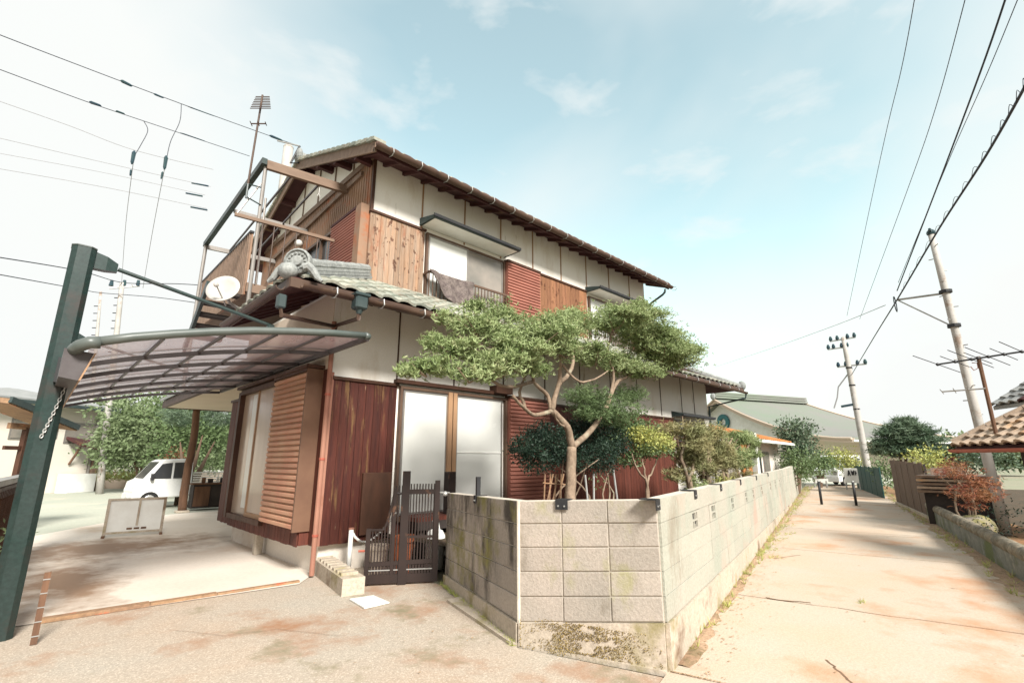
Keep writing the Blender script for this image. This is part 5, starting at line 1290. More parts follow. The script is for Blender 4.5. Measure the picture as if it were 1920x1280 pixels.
# ================================================================== EDGE LITTER AND WEEDS
rl = random.Random(8); mb = MB()
for _ in range(4200):
    t_ = rl.uniform(-2, 30); w = abs(rl.gauss(0, .20)) + .02
    if rl.random() < .45: p = road_r(t_) - RP * w
    else: p = road_l(max(0, t_)) + RP * w
    s = rl.uniform(.005, .014) + max(0, t_) * .0009; a = rl.uniform(0, 6.28); d = Vector((math.cos(a), math.sin(a), rl.uniform(-.1, .3))); q_ = Vector((-math.sin(a), math.cos(a), rl.uniform(-.2, .2)))
    p = Vector((p.x, p.y, .012))
    mb.quad(p - d * s, p - q_ * s * .5, p + d * s, p + q_ * s * .5)
for _ in range(260):
    p = Vector((rl.uniform(.5, 6.5), rl.uniform(-.6, 6.2), .012)); s = rl.uniform(.006, .016); a = rl.uniform(0, 6.28)
    d = Vector((math.cos(a), math.sin(a), .15)); q_ = Vector((-math.sin(a), math.cos(a), .1)); mb.quad(p - d * s, p - q_ * s * .5, p + d * s, p + q_ * s * .5)
tag(mb.build('leaf_litter', 'debris'), 'dead leaf litter scattered along both edges of the road', 'leaf litter', kind='stuff')
mb = MB()
for _ in range(420):
    t_ = rl.uniform(.5, 30) ; p = (road_l(t_) + RP * rl.uniform(.02, .10 + .012 * t_)) if rl.random() < .6 else road_r(t_ - 1) - RP * rl.uniform(.02, .3)
    blades(mb, Vector((p.x, p.y, .0)), 9, .07 + rl.random() * .05, .008, 1.2, rl)
for _ in range(120):
    f = rl.random(); p = Vector((3.19, 3.22, 0)).lerp(Vector((3.97, 5.32, 0)), f) + Vector((-.05, .02, 0)); blades(mb, p, 7, .05, .006, 1.2, rl)
for px, py, k_ in ((1478, 1000, 12), (1450, 1030, 12), (1478, 985, 10), (1465, 1012, 12), (1618, 1130, 5), (1455, 1045, 10)):
    for _ in range(k_):
        p = at_z(px + rl.uniform(-14, 14) * (k_ / 12), py + rl.uniform(-3, 3)); blades(mb, p, 7, .05, .006, 1.0, rl)
tag(mb.build('weeds', 'leaf_yellow'), 'small weeds growing at the wall foot and in the slab joints', 'weeds', kind='stuff')
# moss on the footing
mb = MB(); A_, B_ = segs[1][0], segs[1][1]; d = (B_ - A_).normalized(); nr_ = Vector((d.y, -d.x, 0)); nr_ = nr_ if nr_.dot(-A_) > 0 else -nr_
for _ in range(3600):
    u = min(.97, max(.02, rl.gauss(.48, .2))); z = rl.uniform(.0, .24) ; 
    if noise.noise(Vector((u * 7, z * 14, 3))) < -.02 - .2 * (1 - abs(u - .5)): continue
    p = A_.lerp(B_, u) + nr_ * .036; p.z = z
    leaf(mb, p, rl.uniform(.006, .016), .009, rl, nr_)
M['moss'] = mat('ochre_moss', (0.30, 0.22, 0.08), (0.17, 0.12, 0.05), 9, 0.95, 0.0)
tag(mb.build('moss', 'moss'), 'brown and ochre moss on the wall footing at the near corner', 'moss', kind='stuff')

# ================================================================== RIGHT SIDE OF THE ROAD
lw = thing('low_wall', Q0, 'low mossy wall with rounded rope-like coping along the right road edge', 'wall')
Lq = (Vector((17.1, 2.13, 0)) - Q0).length; nq = Vector((-QD.y, QD.x, 0))
qa = -5.5
nblk = int((Lq - qa) / .8)
for i in range(nblk):
    u0, u1 = qa + (Lq - qa) * i / nblk, qa + (Lq - qa) * (i + 1) / nblk
    a, b = Q0 + QD * (u0 + .005), Q0 + QD * (u1 - .005)
    MB().prism([a, b, b - nq * .14, a - nq * .14], (0, 0, .33)).build('wall_panel', 'lowwall', lw)
    for k in range(2):
        c0_ = a.lerp(b, k / 2) + Vector((0, 0, .345)) - nq * .07; c1_ = a.lerp(b, (k + 1) / 2 - .01) + Vector((0, 0, .345)) - nq * .07
        MB().tube([c0_, c0_ + (c1_ - c0_) * .06, c1_ - (c1_ - c0_) * .06, c1_], [.075, .095, .095, .075], 10).build('coping_stone', 'coping', lw, smooth=True)
# wooden fence with five broad boards
F0, F1 = at_z(1748, 975), at_z(1682, 944); F0.z = F1.z = 0
fc = thing('board_fence', F0, 'weathered brown fence of broad upright boards at the right roadside', 'fence')
fd = (F1 - F0).normalized(); fnn = Vector((-fd.y, fd.x, 0)); fnn = fnn if fnn.dot(-F0) > 0 else -fnn; fl = (F1 - F0).length
fr_ = random.Random(2)
for i in range(5):
    u0, u1 = fl * i / 5, fl * (i + 1) / 5
    for k in range(4):
        a, b = F0 + fd * (u0 + .05 + (u1 - u0 - .06) * k / 4), F0 + fd * (u0 + .05 + (u1 - u0 - .06) * (k + 1) / 4 - .006)
        MB().prism([a, b, b - fnn * .02, a - fnn * .02], (0, 0, 1.42 + fr_.uniform(-.01, .01) + .02 * i)).build('fence_board', 'fence_wood', fc)
    p = F0 + fd * u0; MB().prism([p - fnn * .03, p + fd * .045 - fnn * .03, p + fd * .045 - fnn * .08, p - fnn * .08], (0, 0, 1.40)).build('fence_post', 'dark', fc)
MB().bar(F0 - fnn * .04 + Vector((0, 0, 1.2)), F1 - fnn * .04 + Vector((0, 0, 1.25)), .03, .06).build('fence_rail', 'dark', fc)
MB().prism([F0 + fnn * .05, F1 + fnn * .05, F1 - fnn * .1, F0 - fnn * .1], (0, 0, .08)).build('fence_kerb', 'footing', fc)
# side return of the fence
Rr = F0 + Vector((0, 0, 0)); 
a, b = F0, F0 + (at_d(1800, 900, 22) - F0); b.z = 0
fs2 = thing('shed_fence', a - fnn * .1, 'plain brown panel fence running back behind the red maple', 'fence')
for k in range(10):
    p, q__ = (a + (b - a) * (k / 10)) - fnn * .15, (a + (b - a) * ((k + 1) / 10 - .004)) - fnn * .15
    MB().prism([p, q__, q__ + Vector((.02, -.02, 0)), p + Vector((.02, -.02, 0))], (0, 0, 1.3)).build('fence_board', 'fence_wood', fs2)
# green mesh fence beyond
E0, E1 = at_z(1658, 934), at_z(1608, 914); E0.z = E1.z = 0
gf = thing('green_fence', E0, 'dark green mesh-covered fence past the wooden one', 'fence')
ed = (E1 - E0); en = Vector((-ed.y, ed.x, 0)).normalized()
for k in range(6):
    p, q__ = E0 + ed * k / 6, E0 + ed * ((k + 1) / 6 - .006)
    pn = MB().prism([p, q__, q__ + en * .02, p + en * .02], (0, 0, 1.18)).build('fence_panel', 'fence_green', gf)
    for z in range(9):
        MB().bar(p + en * -.01 + Vector((0, 0, .12 + z * .125)), q__ + en * -.01 + Vector((0, 0, .12 + z * .125)), .015, .02).build('wire_bar', 'teal', pn)
    MB().tube([p, p + Vector((0, 0, 1.22))], .03, 6).build('fence_post', 'fence_green', gf)

# little tiled outbuilding at the far right
D1 = 11.0
o1 = at_d(1795, 838, 11.5); 
hr = thing('tiled_outbuilding', at_d(1885, 905, 11.5), 'small outbuilding at the right edge with sun-bleached tan roof tiles', 'outbuilding')
eL, eR = at_d(1790, 838, 12.0), at_d(2050, 838, 9.6); eR.z = eL.z
ux = (eR - eL).normalized(); un = Vector((ux.y, -ux.x, 0)); un = un if un.dot(eL) > 0 else -un    # away from camera
rl_ = at_plane(1838, 762, eL, ux) if 0 else None
tilt = 0.62; depth = 1.75
sl = (un + Vector((0, 0, tilt))).normalized(); SL = depth * math.hypot(1, tilt)
hipk = .55
base = MB().prism([eL, eR, eR + sl * SL, eL + sl * SL + ux * depth * hipk], Vector((0, 0, -.06))).build('roof', 'maroon', hr)
nrm_ = ux.cross(sl).normalized(); nrm_ = nrm_ if nrm_.z > 0 else -nrm_
tw, tl = .26, .21
prt = [(-.13, .0), (-.09, .04), (-.03, .055), (.03, .04), (.08, .01), (.13, 0)]
tm = MB().loft([[(x, 0, z + .05) for x, z in prt] + [(x, 0, z + .012) for x, z in reversed(prt)], [(x, .25, z + .015) for x, z in prt] + [(x, .25, z - .02) for x, z in reversed(prt)]])
tm_me = proto(tm, 'roof_tile', 'tile_tan')
rot = Matrix((ux, sl, nrm_)).transposed().to_quaternion().to_euler()
for r in range(int(SL / tl)):
    st_ = hipk * depth * (r * tl / SL)
    k = 0
    while st_ + .13 + k * tw < (eR - eL).length:
        put(tm_me, 'roof_tile', base, eL + sl * (r * tl - .03) + ux * (st_ + .13 + k * tw) + nrm_ * .01, rot); k += 1
rdg = eL + sl * SL + ux * depth * hipk
for z_ in (0, .06): MB().bar(rdg + Vector((0, 0, .05 + z_)), eR + sl * SL + Vector((0, 0, .05 + z_)), .2 - z_, .05).build('ridge_course', 'tile_tan', base)
for k in range(8): MB().tube([eL + (rdg - eL) * (k / 8) + Vector((0, 0, .06)), eL + (rdg - eL) * ((k + .96) / 8) + Vector((0, 0, .07))], [.085, .075], 8).build('hip_tile', 'tile_tan', base)
gutter([eR - un * .06 - Vector((0, 0, .06)), eL - un * .06 - Vector((0, 0, .04))], .06, 'rust', base)
wl0 = at_d(1885, 900, 11.3); 
wa = eL + ux * 1.15 + un * .38; wb = eR + un * .4
wa.z = wb.z = 0; zt = eL.z - .02
MB().prism([Vector((wa.x, wa.y, 1.15)), Vector((wb.x, wb.y, 1.15)), Vector((wb.x, wb.y, zt)), Vector((wa.x, wa.y, zt))], un * .1).build('plaster_band', 'plaster', hr)
MB().prism([wa, wb, Vector((wb.x, wb.y, 1.145)), Vector((wa.x, wa.y, 1.145))], un * .08).build('lower_wall', 'dark', hr)
for k in range(12):
    p = wa + ux * (.2 + k * .2); MB().prism([p - un * .012, p + ux * .19 - un * .012, p + ux * .19, p], (0, 0, 1.14)).build('board', 'wood_post', hr)
MB().bar(Vector((wa.x, wa.y, 0)) - un * .02, Vector((wa.x, wa.y, zt)) - un * .02, .14, .14, un).build('corner_post', 'dark', hr)
# second roof behind with grey ribbed tiles
D2 = at_d(1862, 762, 15.5); D3 = at_d(2050, 762, 13.6); D3.z = D2.z
ux2 = (D3 - D2).normalized(); un2 = Vector((ux2.y, -ux2.x, 0)); un2 = un2 if un2.dot(D2) > 0 else -un2
hb = thing('grey_tiled_house', Vector((D2.x, D2.y, 0)) + un2 * .5, 'house with ribbed grey and maroon roof behind the tan-tiled outbuilding', 'house')
sl2 = (un2 + Vector((0, 0, .75))).normalized(); SL2 = 1.35
rb = MB().prism([D2, D3, D3 + sl2 * SL2, D2 + sl2 * SL2 + ux2 * .35], Vector((0, 0, -.08))).build('roof', 'tile_grey', hb)
nrm2 = ux2.cross(sl2).normalized(); nrm2 = nrm2 if nrm2.z > 0 else -nrm2
rot2 = Matrix((ux2, sl2, nrm2)).transposed().to_quaternion().to_euler(); tm2 = proto(tm, 'roof_tile', 'tile_grey'); tm3 = proto(tm, 'roof_tile', 'maroon')
for r in range(6):
    k = 0; st_ = .35 * r / 6
    while st_ + .13 + k * tw < (D3 - D2).length:
        put(tm2 if k % 5 < 3 else tm3, 'roof_tile', rb, D2 + sl2 * (r * .22 - .02) + ux2 * (st_ + .13 + k * tw) + nrm2 * .01, rot2); k += 1
rg0, rg1 = D2 + sl2 * SL2 + ux2 * .35, D3 + sl2 * SL2
for z_ in (0, .09, .17): MB().bar(rg0 + Vector((0, 0, .06 + z_)), rg1 + Vector((0, 0, .06 + z_)), .26 - z_ * .6, .07).build('ridge_course', 'maroon', rb)
MB().sphere(rg0 + Vector((0, 0, .14)), .17, 10, 6, (.6, .6, 1)).build('ridge_end_tile', 'ridge', rb)
p = D2 + un2 * .5; q__ = D3 + un2 * .5
MB().prism([Vector((p.x, p.y, 0)), Vector((q__.x, q__.y, 0)), Vector((q__.x, q__.y, D2.z)), Vector((p.x, p.y, D2.z))], un2 * 1.2).build('wall', 'plaster_side', hb)
# antenna standing on the outbuilding roof
a0 = at_d(1870, 824, 11.4); a1 = at_d(1834, 668, 11.3)
v1 = at_d(1758, 683, 11.2); v2 = at_d(1916, 659, 11.4); bd = (v2 - v1)
dpt = Vector((a1.x, a1.y, 0)).normalized()
antA = thing('tv_antenna', a0, 'broad television antenna on a leaning dark mast above the tan roof', 'antenna')
MB().tube([a0, a1], .028, 8).build('mast', 'wood_post', antA)
bmm = MB().tube([v1, v2], .015, 6).build('boom', 'black', antA)
for i, f in enumerate((0, .22, .42, .5, .62, .80, 1.0)):
    c = v1.lerp(v2, f); ddv = (dpt * .8 + cr * .55 + Vector((0, 0, -.12))).normalized() * (.8 if i % 2 == 0 else .5)
    MB().tube([c - ddv, c + ddv], .007, 5).build('element', 'black', bmm); MB().sphere(c, .03, 6, 4).build('element_clamp', 'black', bmm)
h1_ = at_d(1766, 734, 11.3); h2_ = at_d(1848, 728, 11.3)
b2 = MB().tube([h1_, h2_], .013, 6).build('boom', 'steel', antA)
for f in (0, .3, .6): 
    c = h1_.lerp(h2_, f); MB().tube([c - dpt * .4, c + dpt * .4], .006, 5).build('element', 'steel', b2)
MB().tube([at_d(1820, 687, 11.3), at_d(1826, 694, 11.3), at_d(1834, 690, 11.3), at_d(1832, 680, 11.3), at_d(1822, 680, 11.3)], .008, 5).build('cable_loop', 'pipe_red', antA)

# red maple and clutter
ms = at_z(1815, 985); sb = Vector((15.6, 1.3, 0)); sb = at_d(1812, 960, 14.5); sb.z = 0
t = thing('red_maple', sb, 'rusty red feathery maple bush between the fence and the concrete pole', 'shrub')
bl_ = [tuple(at_d(x, y, D)) + (r, r, r * .55) for x, y, D, r in ((1800, 885, 14, .35), (1830, 905, 14, .38), (1778, 885, 14.4, .28), (1842, 925, 13.8, .34), (1808, 925, 13.9, .36), (1790, 868, 14.8, .26), (1850, 905, 14, .26), (1818, 945, 13.9, .26))]
crown(bl_, 2200, .075, .012, 'needle', 71, 'crown', 'leaf_red', t, up=-.25, ragged=.4)
for k in range(5): branch([sb, sb + Vector((tr_.uniform(-.3, .3), tr_.uniform(-.2, .2), .6)), sb + Vector((tr_.uniform(-.8, .8), tr_.uniform(-.5, .5), 1.3))], .03, .01, 'stem', t, 6)
st = at_d(1790, 930, 16.5); st.z = 0
sk = thing('roof_shed', st, 'low dark shed with stacked weathered boards on top behind the low wall', 'shed')
MB().box((st.x - .6, st.y - .7, 0), (st.x + 1.6, st.y + .5, .72)).build('carcass', 'dark', sk)
for k in range(5):
    z = .74 + k * .085; MB().box((st.x - .75 + .03 * k, st.y - .85 + .02 * (k % 2), z), (st.x + 1.5 - .05 * k, st.y + .6, z + .055)).build('stacked_board', 'tile_tan' if k % 2 else 'barge', sk)
rk = at_d(1822, 955, 14.0); rk.z = 0
t = thing('garden_rock', rk, 'rounded reddish garden rock under the maple', 'rock')
mb = MB().sphere(rk + Vector((0, 0, .18)), .42, 14, 9, (1.1, .8, .6)); mb.v = [tuple(Vector(v) * 1 + Vector((noise.noise(Vector(v) * 3), noise.noise(Vector(v) * 3 + Vector((9, 0, 0))), noise.noise(Vector(v) * 3 + Vector((0, 9, 0))))) * .09) for v in mb.v]
mb.build('stone', 'block_old', t)
pads.clear()
bl_ = [tuple(at_d(x, y, D)) + (r, r, r * .6) for x, y, D, r in ((1858, 960, 12.2, .3), (1880, 990, 11.4, .3), (1900, 960, 11.2, .32), (1840, 985, 12.4, .25))]
t = thing('low_shrub', Vector((bl_[1][0], bl_[1][1], 0)), 'dark straggly undergrowth at the foot of the concrete pole', 'shrub'); crown(bl_, 1500, .06, .02, 'leaf', 73, 'crown', 'leaf_dark', t)

# ================================================================== UTILITY POLES
def upole(name, base, top, r0, r1, label):
    t = thing(name, base, label, 'utility pole')
    MB().tube([base.lerp(top, k / 8) for k in range(9)], r0, 14, r1=r1).build('shaft', 'pole', t, smooth=True)
    return t
b = at_z(1887, 1002); D_ = math.hypot(b.x, b.y); b = Vector((b.x, b.y, 0)); tp = at_d(1746, 440, D_ + .1)
pR = upole('utility_pole', b, tp, .10, .062, 'tall concrete utility pole rising beside the tiled outbuilding')
for f in [i / 22 for i in range(6, 22)]:
    p = b.lerp(tp, f); s = Vector((math.cos(f * 50), math.sin(f * 50), 0)); MB().tube([p + s * .07, p + s * .16], .012, 5).build('step_bolt', 'steel', pR)
def band(pole, px, py, base, top, m='black'):
    f = (at_d(px, py, D_).z) / top.z; p = base.lerp(top, f); MB().tube([p, p + Vector((0, 0, .07))], .125, 10).build('band', m, pole); return p
k1_ = band(pR, 1773, 548, b, tp); k2_ = band(pR, 1791, 612, b, tp)
node = at_d(1682, 562, D_ + .4)
MB().tube([k1_, node], .025, 6).build('stand_off_arm', 'steel', pR); MB().tube([k2_, node], .018, 6).build('stand_off_arm', 'steel', pR)
MB().sphere(tp + Vector((0, 0, .05)), .09, 8, 6).tube([tp + Vector((-.2, 0, .08)), tp + Vector((.1, 0, .05))], .03, 6).build('top_insulator', 'insul', pR)
b = at_z(1631, 912); Dm = 34.0; b = at_d(1633, 912, Dm); b.z = 0; tp2 = at_d(1581, 632, Dm)
pM = upole('utility_pole', b, tp2, .19, .12, 'distant concrete utility pole with crossarms at the end of the road')
def arm(px0, py0, px1, py1, r=.05, nm='crossarm', m='steel'):
    a_, c_ = at_d(px0, py0, Dm), at_d(px1, py1, Dm); o = MB().bar(a_, c_, r * 1.6, r * 1.6).build(nm, m, pM)
    for f in (.04, .3, .7, .96):
        q1 = a_.lerp(c_, f); MB().tube([q1, q1 + Vector((0, 0, .12)), q1 + Vector((0, 0, .28))], [.07, .10, .05], 8).build('insulator', 'insul', o)
arm(1556, 640, 1604, 632); arm(1552, 655, 1590, 650); arm(1570, 688, 1625, 682)
MB().bar(at_d(1577, 762, Dm), at_d(1600, 758, Dm), .2, .12).build('street_light', 'insul', pM)
MB().tube([at_d(1600, 760, Dm), b.lerp(tp2, .43)], .04, 6).build('light_arm', 'steel', pM)
for f in (.5, .66, .78): p = b.lerp(tp2, f); MB().tube([p, p + Vector((0, 0, .08))], .165, 8).build('band', 'black', pM)
MB().tube([at_d(1598, 690, Dm), at_d(1572, 725, Dm), at_d(1570, 745, Dm), at_d(1564, 765, Dm)], .035, 6).build('drop_cable', 'wire_grey', pM)
# left-hand poles
Dl = 30.0
b = at_d(190, 905, Dl); b.z = 0; tp3 = at_d(229, 530, Dl)
pL = upole('utility_pole', b, tp3, .15, .10, 'pale slender utility pole seen through the carport at the left')
MB().bar(at_d(205, 540, Dl), at_d(262, 535, Dl), .10, .10).build('crossarm', 'steel', pL)
for x in (208, 232, 258): p = at_d(x, 536, Dl); MB().tube([p, p + Vector((0, 0, .3))], [.10, .06], 8).build('insulator', 'insul', pL)
for f in [i / 26 for i in range(12, 25)]: p = b.lerp(tp3, f); MB().tube([p - cr * .1, p - cr * .3], .025, 5).build('step_bolt', 'black', pL)
b = at_d(160, 905, 34); b.z = 0; tp4 = at_d(189, 547, 34)
pL2 = upole('utility_pole', b, tp4, .12, .06, 'thin dark utility pole just left of the pale one')
for f in [i / 26 for i in range(12, 25)]: p = b.lerp(tp4, f); MB().tube([p - cr * .1, p - cr * .3], .025, 5).build('step_bolt', 'black', pL2)

# ================================================================== WIRES
def wire(pix, r, label, m='wire', group=None, extra=None, sub=8):
    pts = [at_d(*p) for p in pix]; P_, _ = limb(pts, r, r, sub=sub)
    t = MB().tube(P_, r, 5).build('wire', m)
    tag(t, label, 'wire', group); return t
def sleeve(w, pix, D, r, L, m='insul', nm='insulator'):
    a_ = at_d(*pix, D); return None
wire([(-10, 62, 15), (120, 112, 15.4), (340, 195, 16), (520, 260, 17), (556, 272, 17.3)], .011, 'topmost wire at the upper left running to the roof ridge', 'wire')
wire([(-10, 127, 15), (160, 190, 15.4), (272, 228, 16), (468, 293, 17)], .010, 'second wire from the top at the upper left', 'wire')
wire([(-10, 187, 18), (130, 236, 18), (250, 281, 18), (400, 318, 18)], .008, 'third thin grey wire at the upper left', 'wire_grey')
wire([(-10, 257, 20), (200, 306, 20), (395, 350, 20)], .008, 'fourth faint wire at the left, above a nearly parallel one', 'wire_grey')
wire([(-10, 286, 20), (200, 325, 20), (385, 366, 20)], .007, 'fifth faint wire at the left', 'wire_grey')
wire([(-10, 315, 20), (200, 352, 20), (388, 391, 20)], .008, 'lowest of the faint wires at the upper left', 'wire_grey')
wire([(340, 195, 16), (337, 228, 16), (320, 265, 16), (312, 300, 16)], .010, 'looping jumper cable dropping from the topmost left wire', 'wire')
wire([(312, 300, 16), (303, 345, 17), (285, 440, 20), (268, 540, 26)], .008, 'pale drop wire on the right going down to the left poles', 'wire_grey')
wire([(270, 228, 16), (277, 245, 16), (265, 270, 16), (252, 292, 16)], .010, 'looping jumper cable dropping from the second left wire', 'wire')
wire([(252, 292, 16), (246, 335, 17), (235, 430, 22), (228, 532, 30)], .008, 'pale drop wire on the left going down to the slender pole', 'wire_grey')
wire([(-10, 481, 20), (150, 508, 24), (232, 530, 30), (330, 532, 26), (395, 536, 22)], .018, 'thick low cable passing behind the carport post')
wire([(-10, 513, 20), (150, 542, 26), (190, 549, 30), (290, 557, 28), (385, 570, 22)], .016, 'lower thick cable behind the carport post')
wire([(1718, -20, 11), (1690, 130, 14), (1650, 300, 19), (1588, 592, 33)], .009, 'leftmost thin wire coming down the right of the sky')
wire([(1816, -25, 11), (1755, 200, 15), (1700, 360, 19), (1612, 598, 32)], .009, 'second thin wire from the left on the right of the sky')
wire([(1888, -10, 8), (1840, 130, 9), (1765, 330, 11.5), (1682, 545, D_ + .3)], .013, 'thick black wire above the twisted cable on the right')
wire([(1912, -10, 8), (1850, 140, 9.5), (1775, 310, 12), (1684, 530, D_ + .5)], .006, 'thin wire just right of the thick black one')
wire([(1945, 120, 7), (1850, 290, 9), (1760, 430, 11.5), (1682, 562, D_ + .4), (1640, 630, 22), (1597, 702, Dm)], .017, 'bundled black cable crossing the far right down to the distant pole')
wire([(1660, 572, D_ + .6), (1560, 612, 24), (1440, 655, 34), (1340, 688, 45)], .010, 'long thin wire reaching left from the cable junction', 'wire_grey')
wire([(1345, 690, 45), (1420, 672, 50)], .008, 'far faint wire end over the temple', 'wire_grey')
# spiral hanger wound round the bundled cable
a_, c_ = [at_d(1925, 155, 7.3), at_d(1850, 290, 9), at_d(1760, 430, 11.5), at_d(1690, 549, D_ + .4)], None
P_, _ = limb(a_, 1, 1, sub=40); sp_ = []
for i, p in enumerate(P_): sp_.append(p + Vector((math.cos(i * .8), 0, math.sin(i * .8))) * .05 + Vector((0, 0, .04)))
tag(MB().tube(sp_, .004, 4).build('spiral_hanger', 'wire'), 'thin spiral hanger wire wound around the bundled black cable', 'wire')
pts = [node + Vector((math.cos(a) * .16, .05, math.sin(a) * .2 - .1)) for a in [k * .7 for k in range(14)]]
tag(MB().tube(pts, .012, 5).build('cable_coil', 'wire'), 'small coil of cable at the tip of the stand-off arms', 'cable coil')
# insulators and splice sleeves strung on the left wires, each hanging on its wire
for i, (xa, ya, xb, yb, D, r, lb) in enumerate(((226, 151, 248, 162, 15.6, .045, 'large dark insulator on the topmost left wire'), (288, 176, 307, 184, 15.8, .03, 'smaller dark insulator on the topmost left wire'), (167, 191, 190, 199, 15.5, .04, 'large dark insulator on the second left wire'),
        (217, 208, 234, 214, 15.7, .028, 'smaller dark insulator on the second left wire'), (505, 254, 530, 264, 16.9, .045, 'dark insulator beside the roof ridge bracket'), (350, 199, 405, 219, 16.1, .018, 'long splice sleeve right of the jumper on the topmost wire'), (338, 249, 385, 265, 16.4, .018, 'long splice sleeve on the second left wire'),
        (252, 283, 247, 308, 16, .05, 'dark cone insulator at the foot of the left jumper'), (246, 318, 244, 330, 16.6, .028, 'small clamp below the left cone insulator'), (312, 292, 308, 318, 16, .05, 'dark cone insulator at the foot of the right jumper'), (305, 322, 302, 336, 16.6, .028, 'small clamp below the right cone insulator'))):
    a_, c_ = at_d(xa, ya, D), at_d(xb, yb, D)
    tag(MB().tube([a_, a_.lerp(c_, .15), a_.lerp(c_, .85), c_], [r * .4, r, r * .8, r * .35], 8).build('insulator', 'insul'), lb, 'insulator')
for k, (x, y) in enumerate(((359, 343), (348, 362), (357, 388))):
    a_, c_ = at_d(x, y, 20), at_d(x + 32, y + 6, 20); tag(MB().tube([a_, c_], .03, 6).build('splice_sleeve', 'insul'), ('upper', 'middle', 'lower')[k] + ' one of three short dark sleeves on the faint left wires', 'splice sleeve')
# bracket on the ridge end and the short vent pipe behind it
rbk = thing('wire_bracket', at_d(562, 274, 17.3), 'bent steel wire bracket fixed at the roof peak', 'bracket')
pk_ = Vector((RX0 + .1, 10.9, roofz(10.9) + .1)); pe_ = at_d(562, 274, 17.3); pe_ = at_y(562, 274, 10.9)
MB().tube([pe_, at_y(545, 306, 10.9), pk_], .025, 6).build('arm', 'black', rbk); MB().tube([pe_, at_y(520, 264, 10.9)], .018, 6).build('arm', 'steel', rbk)
vp_ = at_y(540, 312, 13.1); vt_ = at_y(541, 277, 13.1); 
vpp = thing('vent_pipe', vp_, 'short stubby pale pipe standing behind the roof peak', 'pipe')
MB().tube([Vector((vt_.x, 13.1, roofz(13.1))), Vector((vt_.x, 13.1, vt_.z))], .13, 12).build('pipe', 'dish', vpp, smooth=True); MB().sphere((vt_.x, 13.1, vt_.z), .14, 10, 6, (1, 1, .6)).build('cowl', 'dish', vpp)

# ================================================================== LEFT BACKGROUND
def hbox(name, x0, x1, D0, D1, ytop, m, par): pass
# white two-storey house
Dh = 30.0
hA, hB = at_d(-60, 900, Dh), at_d(158, 900, Dh + 3); hA.z = hB.z = 0
hx_ = (hB - hA).normalized(); hn = Vector((hx_.y, -hx_.x, 0)); hn = hn if hn.dot(hA) > 0 else -hn
zt = at_d(158, 768, Dh + 3).z; Lh = (hB - hA).length
nh = thing('neighbour_house', hA, 'pale two storey house with grey roof at the left edge', 'house')
HP = lambda u, v, z: hA + hx_ * u + hn * v + Vector((0, 0, z))
MB().prism([HP(0, 0, 0), HP(Lh, 0, 0), HP(Lh, 6, 0), HP(0, 6, 0)], (0, 0, zt)).build('wall', 'pale_wall', nh)
ov = .6
rfz = at_d(60, 735, Dh + 5).z
MB().loft([[HP(-ov, -ov, zt), HP(Lh + ov, -ov, zt), HP(Lh + ov, 6 + ov, zt), HP(-ov, 6 + ov, zt)], [HP(-ov, -ov, zt + .15), HP(Lh + ov, -ov, zt + .15), HP(Lh + ov, 6 + ov, zt + .15), HP(-ov, 6 + ov, zt + .15)], [HP(2.5, 2.6, rfz), HP(Lh * .62, 2.6, rfz), HP(Lh * .62, 3.4, rfz), HP(2.5, 3.4, rfz)]]).build('roof', 'tile_grey', nh)
MB().bar(HP(-ov, -ov - .08, zt), HP(Lh + ov, -ov - .08, zt), .14, .14).build('gutter', 'hood', nh)
MB().tube([HP(Lh + ov, -ov, zt), HP(Lh + .05, -.05, zt - .5), HP(Lh + .05, -.05, .3)], .06, 6).build('downpipe', 'alu', nh)
for u, w, z, hh in ((Lh * .86, 1.5, zt - 1.7, 1.0), (Lh * .36, 1.4, zt - 1.6, 1.0), (Lh * .55, .8, zt - 1.5, .8)):
    w_ = MB().prism([HP(u - w / 2, -.03, z), HP(u + w / 2, -.03, z), HP(u + w / 2, -.03, z + hh), HP(u - w / 2, -.03, z + hh)], hn * .03).build('window', 'alu', nh)
    MB().prism([HP(u - w / 2 + .07, -.045, z + .07), HP(u + w / 2 - .07, -.045, z + .07), HP(u + w / 2 - .07, -.045, z + hh - .07), HP(u - w / 2 + .07, -.045, z + hh - .07)], hn * .012).build('pane', 'glass_grey', w_)
MB().prism([HP(Lh * .72, -.9, 2.15), HP(Lh + .1, -.9, 1.9), HP(Lh + .1, 0, 2.35), HP(Lh * .72, 0, 2.5)], (0, 0, .12)).build('porch_hood', 'maroon', nh)
MB().tube([HP(Lh * .80, -.5, 2.1), HP(Lh * .80, -.05, 1.3)], .05, 6).build('hood_bracket', 'wood_post', nh)
MB().prism([HP(Lh - 1.4, -.75, 0), HP(Lh - .1, -.75, 0), HP(Lh - .1, -.1, 0), HP(Lh - 1.4, -.1, 0)], (0, 0, .85)).build('utility_cabinet', 'white', nh)
MB().prism([HP(Lh + .1, -.2, 0), HP(Lh + .7, -.2, 0), HP(Lh + .7, .5, 0), HP(Lh + .1, .5, 0)], (0, 0, 1.6)).build('side_store', 'barge', nh)
